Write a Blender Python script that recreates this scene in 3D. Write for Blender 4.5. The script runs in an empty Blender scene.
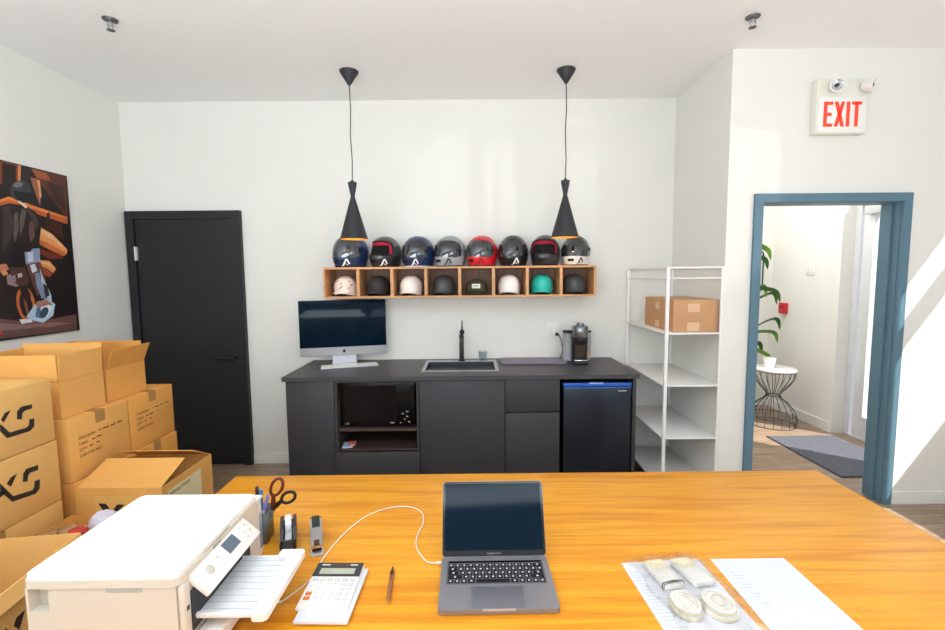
import bpy, bmesh, math, random
from mathutils import Vector, Matrix
random.seed(7)
PI = math.pi
SC = bpy.context.scene
COL = SC.collection

# ---------------------------------------------------------------- camera, sky, sun, window light, exposure
def make_camera():
    pitch, yaw, roll, f = CAMP
    cy, sy, cp, sp = math.cos(yaw), math.sin(yaw), math.cos(pitch), math.sin(pitch)
    fwd = Vector((sy*cp, cy*cp, -sp)); right = Vector((cy, -sy, 0)); up = right.cross(fwd)
    cr, sr = math.cos(roll), math.sin(roll)
    r2 = right*cr + up*sr; u2 = up*cr - right*sr
    cam = bpy.data.cameras.new('camera'); o = bpy.data.objects.new('camera', cam); COL.objects.link(o)
    m = Matrix((r2, u2, -fwd)).transposed().to_4x4(); m.translation = Vector((0, 0, 1.58))
    o.matrix_world = m
    cam.sensor_width = 36; cam.lens = f/945*36; cam.clip_start = .02; cam.clip_end = 200
    SC.camera = o
CAMP = (0.08686, 0.00299, -0.0091, 454.70716)
make_camera()

SC.view_settings.view_transform = 'Standard'; SC.view_settings.look = 'None'
SC.view_settings.gamma = 1; SC.view_settings.use_curve_mapping = False
SC.view_settings.exposure = -0.04

w = bpy.data.worlds.new('daylight'); SC.world = w; w.use_nodes = True
w.node_tree.nodes['Background'].inputs[0].default_value = (.80, .90, 1, 1)
w.node_tree.nodes['Background'].inputs[1].default_value = 1.0

def lamp(name, kind, energy, color, loc=(0,0,0), direction=(0,0,-1), **k):
    l = bpy.data.lights.new(name, kind); l.energy = energy; l.color = color
    for a, b in k.items(): setattr(l, a, b)
    o = bpy.data.objects.new(name, l); COL.objects.link(o); o.location = loc
    o.rotation_euler = Vector(direction).to_track_quat('-Z', 'Y').to_euler(); return o
lamp('sun', 'SUN', 10.0, (1, .95, .88), direction=(-1, .8, -1.45), angle=.009)
# sunlight thrown back by a windscreen across the lot, leaving faint panes of light on the back wall
lamp('sun_glint', 'SPOT', 1000, (.95, .98, 1), (9.62, -7.13, 1.60), (-1, 1.2, .06), spot_size=math.radians(6.6), spot_blend=.15, shadow_soft_size=.02)
# daylight entering through the window bays of the right wall and the shop front behind
lamp('window_daylight', 'AREA', 10, (.88, .95, 1), (3.52, .35, 1.95), (-1, -.35, .55), shape='RECTANGLE', size=2.6, size_y=1.5)
lamp('window_daylight', 'AREA', 50, (.86, .95, 1), (3.52, -2.2, 1.95), (-1, .05, .55), shape='RECTANGLE', size=3.0, size_y=1.5)
lamp('shop_front_daylight', 'AREA', 12, (.96, .98, 1), (-.2, -3.95, 1.75), (-.1, 1, 1.0), shape='RECTANGLE', size=5.6, size_y=2.1)
# fill lamp added behind the camera to brighten the ceiling, no fixture there
lamp('ceiling_fill', 'AREA', 150, (.84, .93, 1), (-.6, -.7, 1.7), (-.06, .5, 1), shape='RECTANGLE', size=3.2, size_y=1.6)
# unseen fill lamp, added overhead to brighten the vestibule
lamp('vestibule_fill', 'AREA', 32, (1, .98, .97), (2.6, 4.3, 2.95), (0, 0, -1), shape='RECTANGLE', size=1.2, size_y=1.2)

# ---------------------------------------------------------------- helpers
def lin(h):
    h = h.lstrip('#'); v = [int(h[i:i+2], 16)/255 for i in (0, 2, 4)]
    return tuple(c/12.92 if c <= .04045 else ((c+.055)/1.055)**2.4 for c in v) + (1,)
_mats = {}
def mat(name, col, rough=.5, metal=0, spec=.5, noise=0, nscale=8, bump=0, bscale=60, coat=0, trans=0, emit=0, stretch=(1,1,1), alpha=1, ior=1.45):
    if name in _mats: return _mats[name]
    m = bpy.data.materials.new(name); m.use_nodes = True; nt = m.node_tree; b = nt.nodes['Principled BSDF']
    c = lin(col); b.inputs['Base Color'].default_value = c
    b.inputs['Roughness'].default_value = rough; b.inputs['Metallic'].default_value = metal
    b.inputs['Specular IOR Level'].default_value = spec; b.inputs['Coat Weight'].default_value = coat
    b.inputs['Transmission Weight'].default_value = trans; b.inputs['Alpha'].default_value = alpha
    b.inputs['IOR'].default_value = ior; b.inputs['Coat Roughness'].default_value = .05
    if emit: b.inputs['Emission Color'].default_value = c; b.inputs['Emission Strength'].default_value = emit
    tc = nt.nodes.new('ShaderNodeTexCoord'); mp = nt.nodes.new('ShaderNodeMapping'); mp.inputs['Scale'].default_value = stretch
    nt.links.new(tc.outputs['Object'], mp.inputs['Vector'])
    n = nt.nodes.new('ShaderNodeTexNoise'); n.inputs['Scale'].default_value = nscale; n.inputs['Detail'].default_value = 5
    nt.links.new(mp.outputs['Vector'], n.inputs['Vector'])
    r = nt.nodes.new('ShaderNodeValToRGB'); k = noise
    r.color_ramp.elements[0].position = .3; r.color_ramp.elements[1].position = .7
    r.color_ramp.elements[0].color = tuple(max(0, x*(1-k)) for x in c[:3]) + (1,)
    r.color_ramp.elements[1].color = tuple(min(1, x*(1+k*.6)) for x in c[:3]) + (1,)
    nt.links.new(n.outputs['Fac'], r.inputs['Fac']); nt.links.new(r.outputs['Color'], b.inputs['Base Color'])
    if bump:
        n2 = nt.nodes.new('ShaderNodeTexNoise'); n2.inputs['Scale'].default_value = bscale
        nt.links.new(mp.outputs['Vector'], n2.inputs['Vector'])
        bp = nt.nodes.new('ShaderNodeBump'); bp.inputs['Strength'].default_value = bump; bp.inputs['Distance'].default_value = .01
        nt.links.new(n2.outputs['Fac'], bp.inputs['Height']); nt.links.new(bp.outputs['Normal'], b.inputs['Normal'])
    _mats[name] = m; return m
def pane(name, tint='#ffffff', fac=.08, rough=.02):
    if name in _mats: return _mats[name]
    m = bpy.data.materials.new(name); m.use_nodes = True; nt = m.node_tree
    for n in list(nt.nodes): nt.nodes.remove(n)
    o = nt.nodes.new('ShaderNodeOutputMaterial'); t = nt.nodes.new('ShaderNodeBsdfTransparent'); g = nt.nodes.new('ShaderNodeBsdfGlossy')
    x = nt.nodes.new('ShaderNodeMixShader'); t.inputs[0].default_value = lin(tint); g.inputs['Roughness'].default_value = rough
    x.inputs[0].default_value = fac; nt.links.new(t.outputs[0], x.inputs[1]); nt.links.new(g.outputs[0], x.inputs[2]); nt.links.new(x.outputs[0], o.inputs[0])
    _mats[name] = m; return m

class MB:
    """collects shapes and links them as one mesh object"""
    def __init__(s): s.bm = bmesh.new(); s.ms = []; s.smooth = False
    def _m(s, m):
        if m not in s.ms: s.ms.append(m)
        return s.ms.index(m)
    def _tag(s, faces, m):
        i = s._m(m)
        for f in faces:
            if f.is_valid: f.material_index = i
    def box(s, lo, hi, m=None, bev=0, M=None, seg=2):
        x0, y0, z0 = lo; x1, y1, z1 = hi
        v = [s.bm.verts.new(p) for p in ((x0,y0,z0),(x1,y0,z0),(x1,y1,z0),(x0,y1,z0),(x0,y0,z1),(x1,y0,z1),(x1,y1,z1),(x0,y1,z1))]
        fs = [s.bm.faces.new([v[i] for i in q]) for q in ((3,2,1,0),(4,5,6,7),(0,1,5,4),(1,2,6,5),(2,3,7,6),(3,0,4,7))]
        if bev:
            es = list({e for f in fs for e in f.edges})
            r = bmesh.ops.bevel(s.bm, geom=es, offset=bev, segments=seg, affect='EDGES', profile=.5)
            allv = set(v) | {x for f in r['faces'] for x in f.verts}; allv = {x for x in allv if x.is_valid}
            fs = list({f for x in allv for f in x.link_faces}); v = list({x for f in fs for x in f.verts}); s.smooth = True
        if M is not None: bmesh.ops.transform(s.bm, matrix=M, verts=v)
        s._tag(fs, m); return s
    def prism(s, pts, lo, hi, axis='z', m=None, M=None):
        """pts: outline in the plane normal to axis; lo, hi: extent on the axis"""
        def P(a, b, c): return {'z': (a, b, c), 'x': (c, a, b), 'y': (a, c, b)}[axis]
        n = len(pts)
        A = [s.bm.verts.new(P(a, b, lo)) for a, b in pts]; B = [s.bm.verts.new(P(a, b, hi)) for a, b in pts]
        fs = [s.bm.faces.new(A), s.bm.faces.new(B)] + [s.bm.faces.new((A[i], A[(i+1) % n], B[(i+1) % n], B[i])) for i in range(n)]
        bmesh.ops.recalc_face_normals(s.bm, faces=fs)
        if M is not None: bmesh.ops.transform(s.bm, matrix=M, verts=A+B)
        s._tag(fs, m); return s
    def lathe(s, prof, m=None, n=28, M=None, close=False):
        rings = []
        for r, z in prof:
            rings.append([s.bm.verts.new((r*math.cos(2*PI*i/n), r*math.sin(2*PI*i/n), z)) for i in range(n)] if r > 1e-6 else [s.bm.verts.new((0, 0, z))])
        fs = []
        for a, b in zip(rings, rings[1:]):
            for i in range(n):
                j = (i+1) % n
                q = [a[i % len(a)], a[j % len(a)], b[j % len(b)], b[i % len(b)]]
                u = []
                for v in q:
                    if v not in u: u.append(v)
                if len(u) > 2: fs.append(s.bm.faces.new(u))
        if close: bmesh.ops.recalc_face_normals(s.bm, faces=fs)
        vs = [v for r in rings for v in r]
        if M is not None: bmesh.ops.transform(s.bm, matrix=M, verts=vs)
        s.smooth = True; s._tag(fs, m); return s
    def cyl(s, c, r, h, m=None, n=24, axis='z', r2=None):
        R = {'z': Matrix.Identity(4), 'x': Matrix.Rotation(PI/2, 4, 'Y'), 'y': Matrix.Rotation(-PI/2, 4, 'X')}[axis]
        r2 = r if r2 is None else r2
        return s.lathe([(0, 0), (r, 0), (r2, h), (0, h)], m, n, Matrix.Translation(c) @ R, close=True)
    def tube(s, pts, r, m=None, n=8, closed=False):
        pts = [Vector(p) for p in pts]; N = len(pts); rings = []; ref = Vector((0, 0, 1))
        rr = r if isinstance(r, (list, tuple)) else [r]*N
        for i, p in enumerate(pts):
            if closed: t = pts[(i+1) % N]-pts[i-1]
            else: t = pts[min(i+1, N-1)]-pts[max(i-1, 0)]
            t.normalize()
            a = t.cross(ref)
            if a.length < .05: a = t.cross(Vector((0, 1, .3)))
            a.normalize(); b = t.cross(a); 
            rings.append([s.bm.verts.new(p+(a*math.cos(2*PI*k/n)+b*math.sin(2*PI*k/n))*rr[i]) for k in range(n)])
        fs = []
        for i in range(N if closed else N-1):
            A, B = rings[i], rings[(i+1) % N]
            if closed or True:
                # keep rings from twisting
                off = min(range(n), key=lambda o: sum((A[k].co-B[(k+o) % n].co).length for k in range(0, n, 2)))
                for k in range(n): fs.append(s.bm.faces.new((A[k], A[(k+1) % n], B[(k+1+off) % n], B[(k+off) % n])))
        if not closed: fs += [s.bm.faces.new(rings[0]), s.bm.faces.new(rings[-1])]
        bmesh.ops.recalc_face_normals(s.bm, faces=fs)
        s.smooth = True; s._tag(fs, m); return s
    def sphere(s, c, r, m=None, n=20, sc=(1,1,1), rot=None):
        M = Matrix.Translation(c) @ (rot or Matrix.Identity(4)) @ Matrix.Diagonal((*sc, 1))
        prof = [(max(0, r*math.sin(PI*i/(n//2))), -r*math.cos(PI*i/(n//2))) for i in range(n//2+1)]
        prof[0] = (0, -r); prof[-1] = (0, r)
        return s.lathe(prof, m, n, M)
    def surf(s, fn, nu, nv, m=None, wrap=False, keep=None, matf=None):
        g = [[s.bm.verts.new(fn(i/nu, j/nv)) for j in range(nv+1)] for i in range(nu if wrap else nu+1)]
        fs = []
        for i in range(nu):
            for j in range(nv):
                if keep and not keep((i+.5)/nu, (j+.5)/nv): continue
                f = s.bm.faces.new((g[i][j], g[(i+1) % len(g)][j], g[(i+1) % len(g)][j+1], g[i][j+1])); fs.append(f)
                f.material_index = s._m(matf((i+.5)/nu, (j+.5)/nv) if matf else m)
        s.smooth = True; return s
    def poly(s, pts, m=None):
        f = s.bm.faces.new([s.bm.verts.new(p) for p in pts]); s._tag([f], m); return s
    def build(s, name, m=None, parent=None, loc=None, thick=0, smooth=None, sub=0):
        me = bpy.data.meshes.new(name)
        s.ms = [m if x is None else x for x in s.ms] or [m]
        loose = [v for v in s.bm.verts if not v.link_faces]
        if loose: bmesh.ops.delete(s.bm, geom=loose, context='VERTS')
        s.bm.to_mesh(me); s.bm.free()
        for x in s.ms: me.materials.append(x)
        if s.smooth if smooth is None else smooth:
            for p in me.polygons: p.use_smooth = True
            me.set_sharp_from_angle(angle=math.radians(38))
        o = bpy.data.objects.new(name, me); COL.objects.link(o)
        if parent: o.parent = parent
        if loc: o.location = loc
        if thick:
            q = o.modifiers.new('thickness', 'SOLIDIFY'); q.thickness = thick; q.offset = -1
        if sub:
            q = o.modifiers.new('rounding', 'SUBSURF'); q.levels = sub; q.render_levels = sub
        return o
def tag(o, label=None, cat=None, group=None, kind=None):
    for k, v in (('label', label), ('category', cat), ('group', group), ('kind', kind)):
        if v: o[k] = v
    return o
def thing(name, label, cat, loc=(0,0,0), rz=0, group=None):
    o = bpy.data.objects.new(name, None); COL.objects.link(o); o.empty_display_size = .05
    o.location = loc; o.rotation_euler = (0, 0, rz); return tag(o, label, cat, group)
def struct(name, mb, m=None): return tag(mb.build(name, m), kind='structure')
def text(body, size, m, parent, M, name='lettering', ext=.0004, sx=1, align='LEFT'):
    cu = bpy.data.curves.new(name, 'FONT'); cu.body = body; cu.size = size; cu.extrude = ext; cu.align_x = align
    t = bpy.data.objects.new(name, cu); COL.objects.link(t)
    me = bpy.data.meshes.new_from_object(t); bpy.data.objects.remove(t)
    me.materials.clear(); me.materials.append(m)
    me.transform(M @ Matrix.Diagonal((sx, 1, 1, 1)))
    o = bpy.data.objects.new(name, me); COL.objects.link(o); o.parent = parent; return o
def face_M(loc, facing):     # text plane standing upright, read from -Y ('front') or from +X ('side'), or lying ('up')
    R = {'front': Matrix.Rotation(PI/2, 4, 'X'), 'side': Matrix.Rotation(PI/2, 4, 'Z') @ Matrix.Rotation(PI/2, 4, 'X'), 'up': Matrix.Identity(4)}[facing]
    return Matrix.Translation(loc) @ R
def kids(o): return [c for c in bpy.data.objects if c.parent == o]
def copy_tree(o, parent=None):
    c = o.copy(); COL.objects.link(c); c.parent = parent
    for k in kids(o):
        copy_tree(k, c)
    return c
def smoothpath(pts, n=8, closed=False):
    P = [Vector(p if len(p) == 3 else (*p, 0)) for p in pts]; out = []; N = len(P)
    for i in range(N if closed else N-1):
        g = (lambda k: P[k % N]) if closed else (lambda k: P[max(0, min(N-1, k))])
        a, b, c, d = g(i-1), g(i), g(i+1), g(i+2)
        for k in range(n):
            t = k/n
            out.append(.5*((2*b)+(-a+c)*t+(2*a-5*b+4*c-d)*t*t+(-a+3*b-3*c+d)*t**3))
    if not closed: out.append(P[-1])
    return out
def rrect(x0, y0, x1, y1, r, n=5):
    o = []
    for cx, cy, a in ((x1-r, y1-r, 0), (x0+r, y1-r, 90), (x0+r, y0+r, 180), (x1-r, y0+r, 270)):
        o += [(cx+r*math.cos(math.radians(a+90*k/n)), cy+r*math.sin(math.radians(a+90*k/n))) for k in range(n+1)]
    return o


# outlines of printed marks and the cable run, in metres
POSTER= [('#5a2a1c', [(2.972, 2.34), (3.219, 2.287), (3.202, 1.984), (3.099, 2.11), (3.002, 2.221)]), ('#7a3a24', [(2.776, 2.288), (2.888, 2.291), (2.88, 2.168), (2.763, 2.145)]), ('#2a1613', [(2.79, 2.277), (2.871, 2.274), (2.855, 2.144), (2.777, 2.148)]), ('#e08a4a', [(2.883, 2.284), (2.903, 2.285), (2.889, 2.179), (2.874, 2.185)]), ('#a5654a', [(2.957, 2.225), (2.998, 2.226), (3.023, 2.176), (3.007, 2.055), (2.987, 2.111), (2.965, 2.185)]), ('#c9622c', [(2.754, 2.053), (2.807, 2.08), (2.867, 2.072), (2.964, 2.049), (3.199, 2.009), (3.197, 1.958), (2.96, 2.002), (2.844, 2.035), (2.749, 2.008)]), ('#e8883c', [(2.754, 2.053), (2.807, 2.08), (2.964, 2.045), (3.199, 2.004), (3.198, 1.992), (2.962, 2.029), (2.809, 2.062), (2.752, 2.039)]), ('#f0a060', [(2.997, 1.916), (3.077, 1.879), (3.18, 1.783), (3.172, 1.753), (3.048, 1.816), (2.981, 1.835)]), ('#d2703c', [(2.981, 1.835), (3.048, 1.816), (3.172, 1.753), (3.146, 1.735), (3.045, 1.775), (2.978, 1.805)]), ('#7a2f1e', [(2.975, 1.775), (3.144, 1.739), (3.137, 1.718), (3.039, 1.714), (2.973, 1.748)]), ('#d98a50', [(2.947, 1.705), (3.037, 1.702), (3.082, 1.648), (3.056, 1.621), (3.011, 1.653), (2.944, 1.671)]), ('#9a4a28', [(2.944, 1.667), (3.01, 1.649), (3.051, 1.616), (3.027, 1.592), (2.961, 1.624)]), ('#6b4a48', [(2.686, 1.351), (2.795, 1.327), (3.034, 1.318), (3.207, 1.335), (3.204, 1.219), (2.675, 1.233)]), ('#8a6a66', [(2.684, 1.324), (2.831, 1.299), (3.02, 1.297), (3.029, 1.275), (2.79, 1.274), (2.679, 1.278)]), ('#c9785a', [(2.717, 1.67), (2.753, 1.675), (2.769, 1.643), (2.73, 1.624), (2.713, 1.63)]), ('#c86a38', [(2.912, 1.434), (2.912, 1.404), (2.909, 1.376), (2.901, 1.351), (2.89, 1.332), (2.876, 1.32), (2.861, 1.315), (2.845, 1.317), (2.83, 1.328), (2.817, 1.344), (2.806, 1.366), (2.798, 1.392), (2.793, 1.42), (2.793, 1.449), (2.796, 1.476), (2.803, 1.499), (2.814, 1.518), (2.827, 1.531), (2.841, 1.537), (2.857, 1.536), (2.872, 1.527), (2.887, 1.511), (2.898, 1.489), (2.907, 1.463)]), ('#1e1414', [(2.891, 1.427), (2.892, 1.405), (2.889, 1.384), (2.885, 1.366), (2.877, 1.351), (2.868, 1.342), (2.858, 1.338), (2.848, 1.34), (2.838, 1.348), (2.828, 1.361), (2.821, 1.377), (2.815, 1.397), (2.812, 1.419), (2.811, 1.44), (2.813, 1.461), (2.818, 1.479), (2.825, 1.493), (2.834, 1.503), (2.843, 1.507), (2.854, 1.506), (2.864, 1.498), (2.874, 1.486), (2.882, 1.469), (2.888, 1.449)]), ('#8a4a38', [(2.861, 1.424), (2.863, 1.394), (2.863, 1.369), (2.861, 1.352), (2.858, 1.346), (2.853, 1.351), (2.849, 1.368), (2.844, 1.393), (2.841, 1.422), (2.839, 1.451), (2.839, 1.476), (2.841, 1.493), (2.844, 1.499), (2.848, 1.494), (2.853, 1.478), (2.857, 1.453)]), ('#bcd4e8', [(2.907, 1.419), (2.991, 1.455), (3.05, 1.414), (3.029, 1.339), (2.955, 1.299), (2.889, 1.318), (2.845, 1.346)]), ('#5a7a94', [(2.917, 1.395), (2.984, 1.423), (3.017, 1.402), (2.999, 1.356), (2.949, 1.326), (2.904, 1.34)]), ('#9c8080', [(2.75, 1.606), (2.824, 1.631), (2.861, 1.612), (2.864, 1.558), (2.8, 1.536), (2.749, 1.552)]), ('#50302c', [(2.77, 1.653), (2.865, 1.654), (2.888, 1.577), (2.85, 1.5), (2.815, 1.54), (2.781, 1.578)]), ('#8f9cba', [(2.873, 1.77), (2.976, 1.779), (2.972, 1.696), (2.932, 1.671), (2.875, 1.67)]), ('#c5cce0', [(2.891, 1.751), (2.932, 1.757), (2.922, 1.694), (2.889, 1.69)]), ('#6a4038', [(2.875, 1.674), (2.972, 1.696), (2.996, 1.596), (3.0, 1.495), (2.93, 1.478), (2.904, 1.557)]), ('#b8c6dc', [(2.964, 1.656), (2.986, 1.576), (3.028, 1.473), (3.027, 1.412), (3.003, 1.442), (2.969, 1.536)]), ('#b07a6a', [(2.922, 1.438), (2.991, 1.447), (3.031, 1.411), (2.964, 1.392), (2.914, 1.407)]), ('#e6e0e4', [(2.799, 1.335), (2.87, 1.332), (2.884, 1.311), (2.812, 1.306)]), ('#241a18', [(2.75, 2.017), (2.807, 2.04), (2.893, 2.042), (2.973, 2.011), (3.005, 1.946), (2.981, 1.835), (2.907, 1.752), (2.839, 1.749), (2.792, 1.69), (2.718, 1.677)]), ('#3c302c', [(2.767, 2.009), (2.809, 2.026), (2.821, 1.916), (2.784, 1.802), (2.738, 1.744)]), ('#453c3a', [(2.913, 2.022), (2.96, 2.002), (2.987, 1.942), (2.965, 1.889), (2.942, 1.949)]), ('#161012', [(2.803, 1.803), (2.887, 1.797), (2.866, 1.739), (2.807, 1.728)]), ('#0d0c10', [(2.779, 1.746), (2.813, 1.751), (2.816, 1.706), (2.781, 1.694)]), ('#f2d6c0', [(2.849, 2.088), (2.864, 2.086), (2.918, 2.038), (2.909, 2.022), (2.861, 2.056)]), ('#3a3a42', [(2.95, 2.139), (2.946, 2.122), (2.938, 2.106), (2.926, 2.091), (2.911, 2.078), (2.895, 2.069), (2.878, 2.064), (2.861, 2.064), (2.846, 2.067), (2.834, 2.075), (2.825, 2.086), (2.82, 2.1), (2.82, 2.116), (2.823, 2.132), (2.831, 2.148), (2.842, 2.163), (2.857, 2.176), (2.873, 2.185), (2.89, 2.19), (2.907, 2.192), (2.922, 2.189), (2.935, 2.181), (2.944, 2.17), (2.95, 2.156)]), ('#74747e', [(2.903, 2.175), (2.901, 2.168), (2.895, 2.16), (2.885, 2.152), (2.873, 2.146), (2.861, 2.143), (2.851, 2.143), (2.844, 2.145), (2.841, 2.151), (2.842, 2.158), (2.848, 2.165), (2.858, 2.173), (2.87, 2.179), (2.882, 2.182), (2.892, 2.183), (2.9, 2.18)]), ('#0e0e14', [(2.837, 2.119), (2.947, 2.127), (2.938, 2.08), (2.896, 2.054), (2.851, 2.073)]), ('#a5562c', [(2.966, 2.281), (3.071, 2.275), (3.1, 2.231), (3.002, 2.227)]), ('#3a1c16', [(3.066, 2.224), (3.19, 2.208), (3.19, 2.041), (3.12, 2.093)]), ('#e8a070', [(3.001, 2.219), (3.018, 2.219), (3.021, 2.117), (3.006, 2.095)]), ('#4a2018', [(3.015, 1.918), (3.041, 1.965), (3.153, 1.953), (3.155, 1.849), (3.1, 1.886)]), ('#2c2120', [(3.045, 2.011), (3.069, 2.024), (3.064, 1.933), (3.042, 1.931)]), ('#f4c090', [(3.003, 1.905), (3.076, 1.867), (3.169, 1.778), (3.073, 1.838), (2.999, 1.884)]), ('#f0b078', [(2.955, 1.695), (3.032, 1.694), (3.072, 1.645), (3.013, 1.673)]), ('#5e544e', [(2.831, 1.983), (2.852, 1.995), (2.848, 1.882), (2.818, 1.804), (2.812, 1.859)]), ('#625650', [(2.881, 2.018), (2.908, 2.01), (2.887, 1.924), (2.856, 1.845), (2.858, 1.939)]), ('#6a4a40', [(2.926, 1.951), (2.953, 1.935), (2.949, 1.852), (2.917, 1.811), (2.911, 1.88)]), ('#8c8488', [(2.772, 1.597), (2.799, 1.608), (2.803, 1.57), (2.775, 1.559)]), ('#c8a8a0', [(2.815, 1.616), (2.842, 1.62), (2.844, 1.597), (2.816, 1.589)]), ('#2a1a1a', [(2.815, 1.54), (2.863, 1.546), (2.888, 1.479), (2.863, 1.422), (2.829, 1.482)]), ('#d0d8e4', [(2.899, 1.67), (2.932, 1.679), (2.945, 1.636), (2.91, 1.62)]), ('#7d8ca8', [(2.926, 1.616), (2.956, 1.624), (2.976, 1.516), (2.991, 1.455), (2.957, 1.456), (2.931, 1.537)]), ('#3a2a2c', [(2.975, 1.556), (3.004, 1.535), (3.015, 1.474), (2.983, 1.459)]), ('#e8eef4', [(2.943, 1.401), (3.009, 1.413), (3.029, 1.391), (2.98, 1.333), (2.944, 1.321)]), ('#38505e', [(2.987, 1.35), (2.976, 1.338), (2.963, 1.33), (2.951, 1.327), (2.941, 1.33), (2.935, 1.337), (2.933, 1.349), (2.936, 1.363), (2.944, 1.376), (2.955, 1.388), (2.967, 1.396), (2.979, 1.399), (2.989, 1.397), (2.996, 1.389), (2.998, 1.378), (2.994, 1.364)]), ('#d8905c', [(2.713, 1.63), (2.743, 1.641), (2.759, 1.615), (2.728, 1.601)]), ('#9a6a5c', [(2.87, 1.292), (3.043, 1.294), (3.159, 1.274), (2.973, 1.265)]), ('#e02828', [(2.691, 1.266), (2.689, 1.261), (2.684, 1.257), (2.679, 1.256), (2.674, 1.258), (2.67, 1.263), (2.67, 1.269), (2.671, 1.274), (2.676, 1.277), (2.681, 1.278), (2.686, 1.276), (2.69, 1.272)])]
LOGO1= [('hook', [(1.93, 1.043), (1.882, 1.046), (1.864, 1.032), (1.86, 0.998), (1.881, 0.993), (1.884, 1.016), (1.895, 1.025), (1.927, 1.025)]), ('low', [(1.792, 1.0), (1.798, 0.995), (1.826, 0.954), (1.895, 0.951), (1.908, 0.958), (1.912, 0.982), (1.933, 0.98), (1.93, 0.946), (1.909, 0.931), (1.813, 0.935), (1.789, 0.974)]), ('up', [(1.839, 1.045), (1.815, 1.04), (1.797, 1.017), (1.806, 1.003)])]
LOGO2= [('hook', [(1.931, 0.772), (1.879, 0.777), (1.864, 0.762), (1.859, 0.728), (1.879, 0.722), (1.883, 0.745), (1.893, 0.753), (1.929, 0.75)]), ('low', [(1.769, 0.765), (1.814, 0.689), (1.896, 0.674), (1.905, 0.685), (1.909, 0.709), (1.933, 0.706), (1.928, 0.667), (1.909, 0.652), (1.809, 0.667), (1.766, 0.734)]), ('up', [(1.839, 0.774), (1.813, 0.77), (1.794, 0.751), (1.809, 0.731)]), ('x', [(1.76, 0.668), (1.777, 0.685), (1.764, 0.709)])]
E1= [('a', [(-1.758, 0.54), (-1.73, 0.539), (-1.721, 0.533), (-1.694, 0.484), (-1.716, 0.471), (-1.758, 0.534)]), ('b', [(-1.638, 0.533), (-1.672, 0.534), (-1.69, 0.513), (-1.681, 0.494)])]
F1= [('a', [(1.38, 0.606), (1.348, 0.605), (1.335, 0.587), (1.353, 0.559)]), ('b', [(1.306, 0.603), (1.373, 0.508), (1.388, 0.506), (1.384, 0.494), (1.374, 0.483), (1.347, 0.489), (1.301, 0.551)])]
CABLE1 = [(-0.095, 1.247), (-0.137, 1.269), (-0.169, 1.322), (-0.181, 1.372), (-0.178, 1.426), (-0.17, 1.472), (-0.18, 1.542), (-0.223, 1.585), (-0.293, 1.586), (-0.365, 1.538), (-0.41, 1.453), (-0.435, 1.367), (-0.447, 1.298), (-0.449, 1.254), (-0.45, 1.203), (-0.472, 1.15), (-0.5, 1.107)]
CABLE2 = [(-0.503, 1.112), (-0.54, 1.078), (-0.58, 1.057), (-0.595, 1.036), (-0.609, 1.014), (-0.622, 0.993)]

# ---------------------------------------------------------------- materials
white_wall = mat('white_plaster', '#ebeae4', .9, spec=.2, noise=.015, nscale=3)
ceil_m = mat('ceiling_paint', '#fbfbfb', .9, spec=.2, noise=.01, nscale=3)
trim_m = mat('white_trim', '#f0efec', .5)
door_m = mat('dark_door_paint', '#1e1f22', .5, noise=.05)
frame_blue = mat('blue_grey_frame_paint', '#5a7c8e', .4, noise=.04)
alu = mat('white_aluminium', '#e4e6ea', .35, metal=.3)
black_m = mat('black_plastic', '#141416', .4)
blackmatte = mat('matt_black_metal', '#2a2b2f', .55)
cab_m = mat('charcoal_laminate', '#38383c', .5, noise=.05, nscale=4)
cabin_m = mat('walnut_shelf_interior', '#4a3a34', .5, noise=.25, nscale=5, stretch=(1, 8, 8))
top_m = mat('charcoal_worktop', '#444346', .42, noise=.08, nscale=60)
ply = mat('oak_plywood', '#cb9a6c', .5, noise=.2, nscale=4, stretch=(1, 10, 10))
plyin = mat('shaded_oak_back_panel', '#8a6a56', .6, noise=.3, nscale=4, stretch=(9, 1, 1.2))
card = mat('cardboard', '#ebb063', .8, spec=.15, noise=.08, nscale=5, bump=.06, bscale=30)
card2 = mat('cardboard_pale', '#eebb72', .8, spec=.15, noise=.07, nscale=6, bump=.06, bscale=30)
card3 = mat('cardboard_deep', '#e6a556', .8, spec=.15, noise=.08, nscale=6, bump=.06, bscale=30)
tape = mat('brown_packing_tape', '#b98a55', .25, noise=.05)
ink = mat('black_print_ink', '#2b2622', .7)
paper = mat('white_paper', '#e2e5ed', .7, spec=.2)
chrome = mat('chrome', '#c9c9cc', .15, metal=1)
white_pl = mat('white_plastic', '#ebe7e0', .35)
silver = mat('silver_aluminium', '#c8cbd0', .35, metal=.5)
grey_alu = mat('space_grey_aluminium', '#9a999f', .42, metal=.55)
screen_m = mat('dark_glass_screen', '#051a2a', .08, spec=.14)  # blue tone of the screen reflections put into the base colour
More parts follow.
